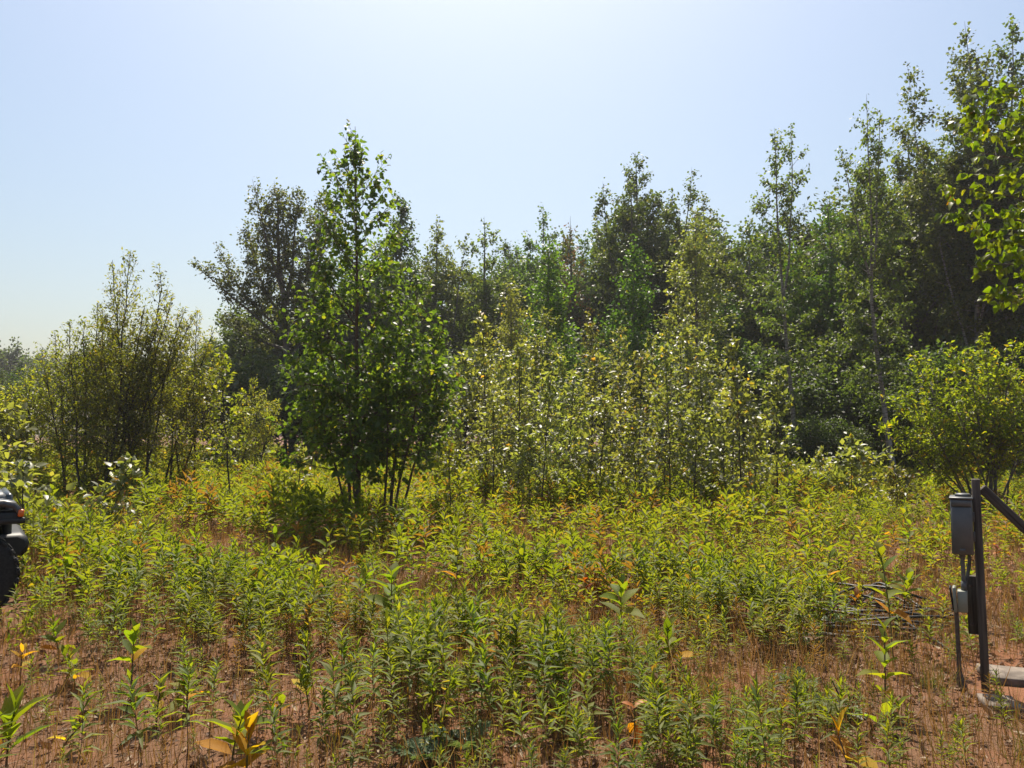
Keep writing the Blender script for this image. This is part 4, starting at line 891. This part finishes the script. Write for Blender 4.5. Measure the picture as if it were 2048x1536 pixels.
# ------------------------------------------------------------------ hose coil
hc = ground_at(1715, 1240); coil = empty('hose_coil', (hc[0], hc[1], float(gz(hc[0], hc[1])))); tag(coil, 'loose tangled coil of black hose lying in the weeds left of the post', 'hose')
rng = rs(801)
def loop(rx, ry, cx, cy_, z, ph, arc=6.6, wob=.11, r=.011, lift=0.0):
    t = np.linspace(0, arc, 40) + ph; p = np.stack([cx + (rx + wob * np.sin(2.3 * t)) * np.cos(t), cy_ + (ry + wob * np.cos(3.1 * t)) * np.sin(t), z + .02 * np.sin(3 * t + ph) + lift * np.clip(np.sin(t), 0, 1)], -1)
    mb = MB(); mb.tube(p, np.full(40, r), 7); obj('hose_loop', mb.mesh('hose_loop', M['hose'], True), coil)
HS = 1.3
for (rx, ry, cx_, cy_, z, ph, lift) in ((.42, .36, 0, 0, .03, .3, 0), (.40, .33, .04, .05, .055, 1.2, .02), (.36, .36, .06, -.02, .075, 2.0, .05), (.46, .30, -.03, .06, .035, 3.0, .03), (.33, .30, .08, .06, .10, 4.1, .08), (.38, .25, .02, .12, .12, 5.0, .06), (.44, .38, .02, -.02, .02, .9, 0)): loop(rx * HS * rng.uniform(.7, 1.15), ry * HS * rng.uniform(.6, 1.15), cx_ * 3.2 * HS, cy_ * 2.5 * HS - .05, z, ph, rng.uniform(5.6, 7), lift=lift * 1.3, r=.012)
def strand(P, r=.011):
    P = np.array(P, float); t = np.linspace(0, 1, len(P)); tt = np.linspace(0, 1, 24)
    q = np.stack([np.interp(tt, t, P[:, c]) for c in range(3)], -1)
    for _ in range(3): q[1:-1] = (q[:-2] + 2 * q[1:-1] + q[2:]) / 4
    mb = MB(); mb.tube(q, np.full(24, r), 7, caps=True); obj('hose_end', mb.mesh('hose_end', M['hose'], True), coil)
def rel(u, v, z=.0): p = ground_at(u, v); return (p[0] - hc[0], p[1] - hc[1], z + .012)
strand([rel(1810, 1255, .06), rel(1850, 1275, .04), rel(1890, 1298, .03), rel(1915, 1315, .02)], .013)
strand([rel(1555, 1262), rel(1620, 1268, .01), rel(1680, 1272, .02), rel(1760, 1280, .01), rel(1830, 1285)], .012)
strand([rel(1565, 1200), rel(1620, 1203, .02), rel(1690, 1208, .04), rel(1740, 1196, .12), rel(1760, 1192, .16), rel(1800, 1205, .1), rel(1845, 1222, .04)], .012)
strand([rel(1680, 1240, .02), rel(1730, 1215, .1), rel(1770, 1200, .15)], .014)
for k in range(5):
    a0 = rng.uniform(0, 6.28); cx_, cy_ = rng.normal(0, .16), rng.normal(0, .16); t = np.linspace(0, rng.uniform(2.6, 4.4), 9) + a0; r_ = rng.uniform(.3, .5)
    strand(np.stack([cx_ + r_ * 1.2 * np.cos(t), cy_ + r_ * np.sin(t), .04 + .15 * rng.random() * np.sin((t - a0) / (t[-1] - a0) * 3.14)], -1), .0115)

# ------------------------------------------------------------------ parked off-road vehicle at the left edge (front end in the picture)
M['car_black'] = plainmat('car_black', (.012, .012, .013), (.02, .02, .021), 30, .5, bump=.05)
M['car_grey'] = plainmat('car_grey', (.035, .036, .04), (.05, .051, .056), 30, .35, bump=.02, spec=.6)
M['car_paint'] = plainmat('car_paint', (.05, .055, .06), (.06, .065, .07), 5, .3, bump=.0, spec=.6)
M['amber'] = plainmat('amber', (.7, .13, .015), (.8, .17, .02), 40, .25, bump=.05, spec=.6)
M['glass_dark'] = plainmat('glass_dark', (.02, .022, .024), (.03, .03, .032), 3, .08, bump=0, spec=.8)
M['steel'] = plainmat('steel', (.30, .30, .31), (.42, .42, .43), 20, .4, metal=.8, bump=.03)
YAW = R(35); car = empty('off_road_vehicle', (-4.615 - .78 * math.sin(YAW), 6.75 + .78 * math.cos(YAW), 0), YAW); tag(car, 'dark off-road vehicle parked at the left edge, only its front corner in the picture', 'vehicle')
WR = .385
def wheel(x_, y_, side):
    e = empty('wheel', (x_, y_, WR)); e.parent = car
    mb = MB(); prof = [(-.12, .21), (-.125, .30), (-.118, .35), (-.09, .373), (.09, .373), (.118, .35), (.125, .30), (.12, .21)]; k = 40
    an = np.arange(k) * 2 * math.pi / k; v = np.array([[r * math.cos(a), yy, r * math.sin(a)] for yy, r in prof for a in an]); n = len(prof)
    q = [[i * k + j, (i + 1) * k + j, (i + 1) * k + (j + 1) % k, i * k + (j + 1) % k] for i in range(n - 1) for j in range(k)]; mb.add(v, None, q)
    for j in range(26):
        a = j * 2 * math.pi / 26
        for s_, off in ((-1, 0), (1, .12)):
            for yy, ln in ((.045, .06), (.105, .05)):
                aa = a + off + (.06 if yy > .1 else 0); c_, s2 = math.cos(aa), math.sin(aa)
                rot = np.array([[c_, 0, -s2], [0, 1, 0], [s2, 0, c_]])
                mb.box(rot @ np.array([.374 if yy < .1 else .366, 0, 0]) + np.array([0, s_ * yy, 0]), (.026, .045, .06), rot, .004)
    obj('tyre', mb.mesh('tyre', M['rubber']), e)
    mb = MB(); yo = side * .10
    mb.tube([(0, yo - side * .2, 0), (0, yo - side * .01, 0), (0, yo, 0), (0, yo - side * .03, 0), (0, yo - side * .05, 0)], [.215, .215, .2, .18, .05], 24, caps=True)
    for j in range(5):
        a = j * 1.2566; mb.box((.115 * math.cos(a), yo - side * .015, .115 * math.sin(a)), (.16, .03, .05), rotm(0, -a, 0), .006)
    obj('rim', mb.mesh('rim', M['steel'], False), e)
for x_, y_, s_ in ((0, -.78, -1), (0, .70, 1), (-2.4, -.78, -1), (-2.4, .70, 1)): wheel(x_, y_, s_)
def part(name, mat, boxes): return rounded(name, M[mat], car, boxes)
part('body', 'car_paint', [((-1.75, -.04, .78), (2.3, 1.22, .5), dict(bev=.04)), ((-2.75, -.04, .95), (.5, 1.3, .5), dict(bev=.04))])
part('hood', 'car_paint', [((-.2, -.04, .98), (1.0, 1.0, .16), dict(bev=.05)), ((-.22, -.04, .80), (.9, .86, .3), dict(bev=.03))])
part('grille', 'car_paint', [((.30, -.04, .86), (.06, .95, .38), dict(bev=.02))])
for k in range(7): part('grille_slot', 'car_black', [((.333, -.28 + .08 * k, .87), (.01, .04, .24))])
for s_ in (-1, 1):
    mb = MB(); mb.tube([(.31, -.04 + s_ * .37, .9), (.345, -.04 + s_ * .37, .9), (.35, -.04 + s_ * .37, .9)], [.085, .085, .07], 20, caps=True); obj('headlight', mb.mesh('headlight', M['glass_dark']), car)
part('chassis', 'car_black', [((-1.2, .16, .46), (2.9, .09, .12), dict(bev=.01)), ((-1.2, -.24, .46), (2.9, .09, .12), dict(bev=.01)), ((0, -.04, .37), (.09, 1.3, .09), dict(bev=.02)), ((-2.4, -.04, .37), (.09, 1.3, .09), dict(bev=.02))])
part('windshield', 'glass_dark', [((-.82, -.04, 1.3), (.03, 1.2, .5), dict(rot=rotm(0, -.3, 0), bev=.01))])
part('roof', 'car_black', [((-1.95, -.04, 1.55), (2.1, 1.25, .1), dict(bev=.04)), ((-2.9, -.04, 1.3), (.12, 1.22, .55), dict(bev=.03))])
for s_ in (-1, 1):
    part('side_window', 'glass_dark', [((-1.95, -.04 + s_ * .6, 1.28), (1.7, .02, .5))])
    part('door', 'car_paint', [((-1.3, -.04 + s_ * .62, .8), (.85, .03, .46), dict(bev=.01))])
# fender flare: a bent sheet running over the wheel, seen end-on; front lip with amber marker
def fender(yc, side, front):
    mb = MB(); zt = at(0, 1004, 6.65)[2]; xf = .406
    prof = [(-.62, zt - .30), (-.52, zt - .10), (-.38, zt - .015), (-.1, zt), (xf - .16, zt), (xf - .075, zt - .02), (xf - .035, zt - .07), (xf - .03, zt - .105)]
    th = .05
    A = np.array([[px, pz] for px, pz in prof]); B = np.array([[px + (.04 if i < 2 else 0) - (.02 if i > 4 else 0), pz - th] for i, (px, pz) in enumerate(prof)])
    w_ = .30; v = []
    for yy in (yc - w_ / 2, yc + w_ / 2):
        for a_ in A: v.append((a_[0], yy, a_[1]))
        for b_ in B: v.append((b_[0], yy, b_[1]))
    n = len(A); q = []
    for i in range(n - 1):
        q += [[i, i + 1, n * 2 + i + 1, n * 2 + i], [n + i, n * 3 + i, n * 3 + i + 1, n + i + 1], [i, n + i, n + i + 1, i + 1], [2 * n + i, 2 * n + i + 1, 3 * n + i + 1, 3 * n + i]]
    q += [[0, 2 * n, 3 * n, n], [n - 1, 2 * n - 1, 4 * n - 1, 3 * n - 1]]
    mb.add(v, None, q); f = obj('fender', mb.mesh('fender', M['car_grey']), car)
    yo = yc + side * w_ / 2
    mb = MB(); mb.box((xf - .22, yc, zt - .15), (.40, .27, .10), None, .008); mb.box((xf - .012 - .1, yo - side * .015, zt - .175), (.22, .03, .05), None, .006); obj('fender_lip', mb.mesh('fender_lip', M['car_black']), f)
    mb = MB(); mb.box((xf - .035, yo - side * .02, zt - .11), (.045, .06, .062), rotm(0, .1, 0), .008); obj('marker_light', mb.mesh('marker_light', M['amber']), f)
fender(-.80, -1, 1); fender(.72, 1, 1)
# bumper with rounded ends
def bumper():
    zt, zb2 = at(30, 1074, 6.95)[2], at(30, 1120, 6.95)[2]; xf = .467
    mb = MB(); prof = []
    for xx, zz in ((-.2, zt), (xf - .07, zt), (xf - .02, zt - .03), (xf, (zt + zb2) / 2 + .02), (xf - .015, zb2 + .05), (xf - .05, zb2 + .005), (-.2, zb2 + .02)): prof.append((xx, zz))
    ys = np.array([-.58, -.56, -.3, .25, .50, .52]); sh = [.025, 0, 0, 0, 0, .025]; n = len(prof); v = []
    for yy, s_ in zip(ys, sh):
        for xx, zz in prof: v.append((xx - s_ * (xx > 0), yy, zz + (s_ if zz < (zt + zb2) / 2 else -s_)))
    q = [[i * n + j, i * n + (j + 1) % n, (i + 1) * n + (j + 1) % n, (i + 1) * n + j] for i in range(len(ys) - 1) for j in range(n)]
    mb.add(v, None, q)
    c = MB(); V = np.array(v)
    mb.add(np.concatenate([V[:n], [V[:n].mean(0)]]), [[n, (j + 1) % n, j] for j in range(n)]); mb.add(np.concatenate([V[-n:], [V[-n:].mean(0)]]), [[n, j, (j + 1) % n] for j in range(n)])
    obj('bumper', mb.mesh('bumper', M['car_black']), car)
bumper()
# ------------------------------------------------------------------ smoky summer air
def haze():
    mb = MB(); mb.box((0, 6, 13.4), (830, 830, 29.2))
    m = bpy.data.materials.new('haze'); m.use_nodes = True; n = m.node_tree.nodes; n.remove(n['Principled BSDF'])
    v = n.new('ShaderNodeVolumePrincipled'); v.inputs['Color'].default_value = (.93, .95, 1, 1); v.inputs['Density'].default_value = .0005; v.inputs['Anisotropy'].default_value = .45
    m.node_tree.links.new(v.outputs[0], n['Material Output'].inputs['Volume'])
    tag(obj('haze', mb.mesh('haze', m)), 'thin smoky haze in the summer air', 'haze', kind='stuff')
haze()
print('triangles', sum(len(m.loops) - 2 * len(m.polygons) for m in bpy.data.meshes))
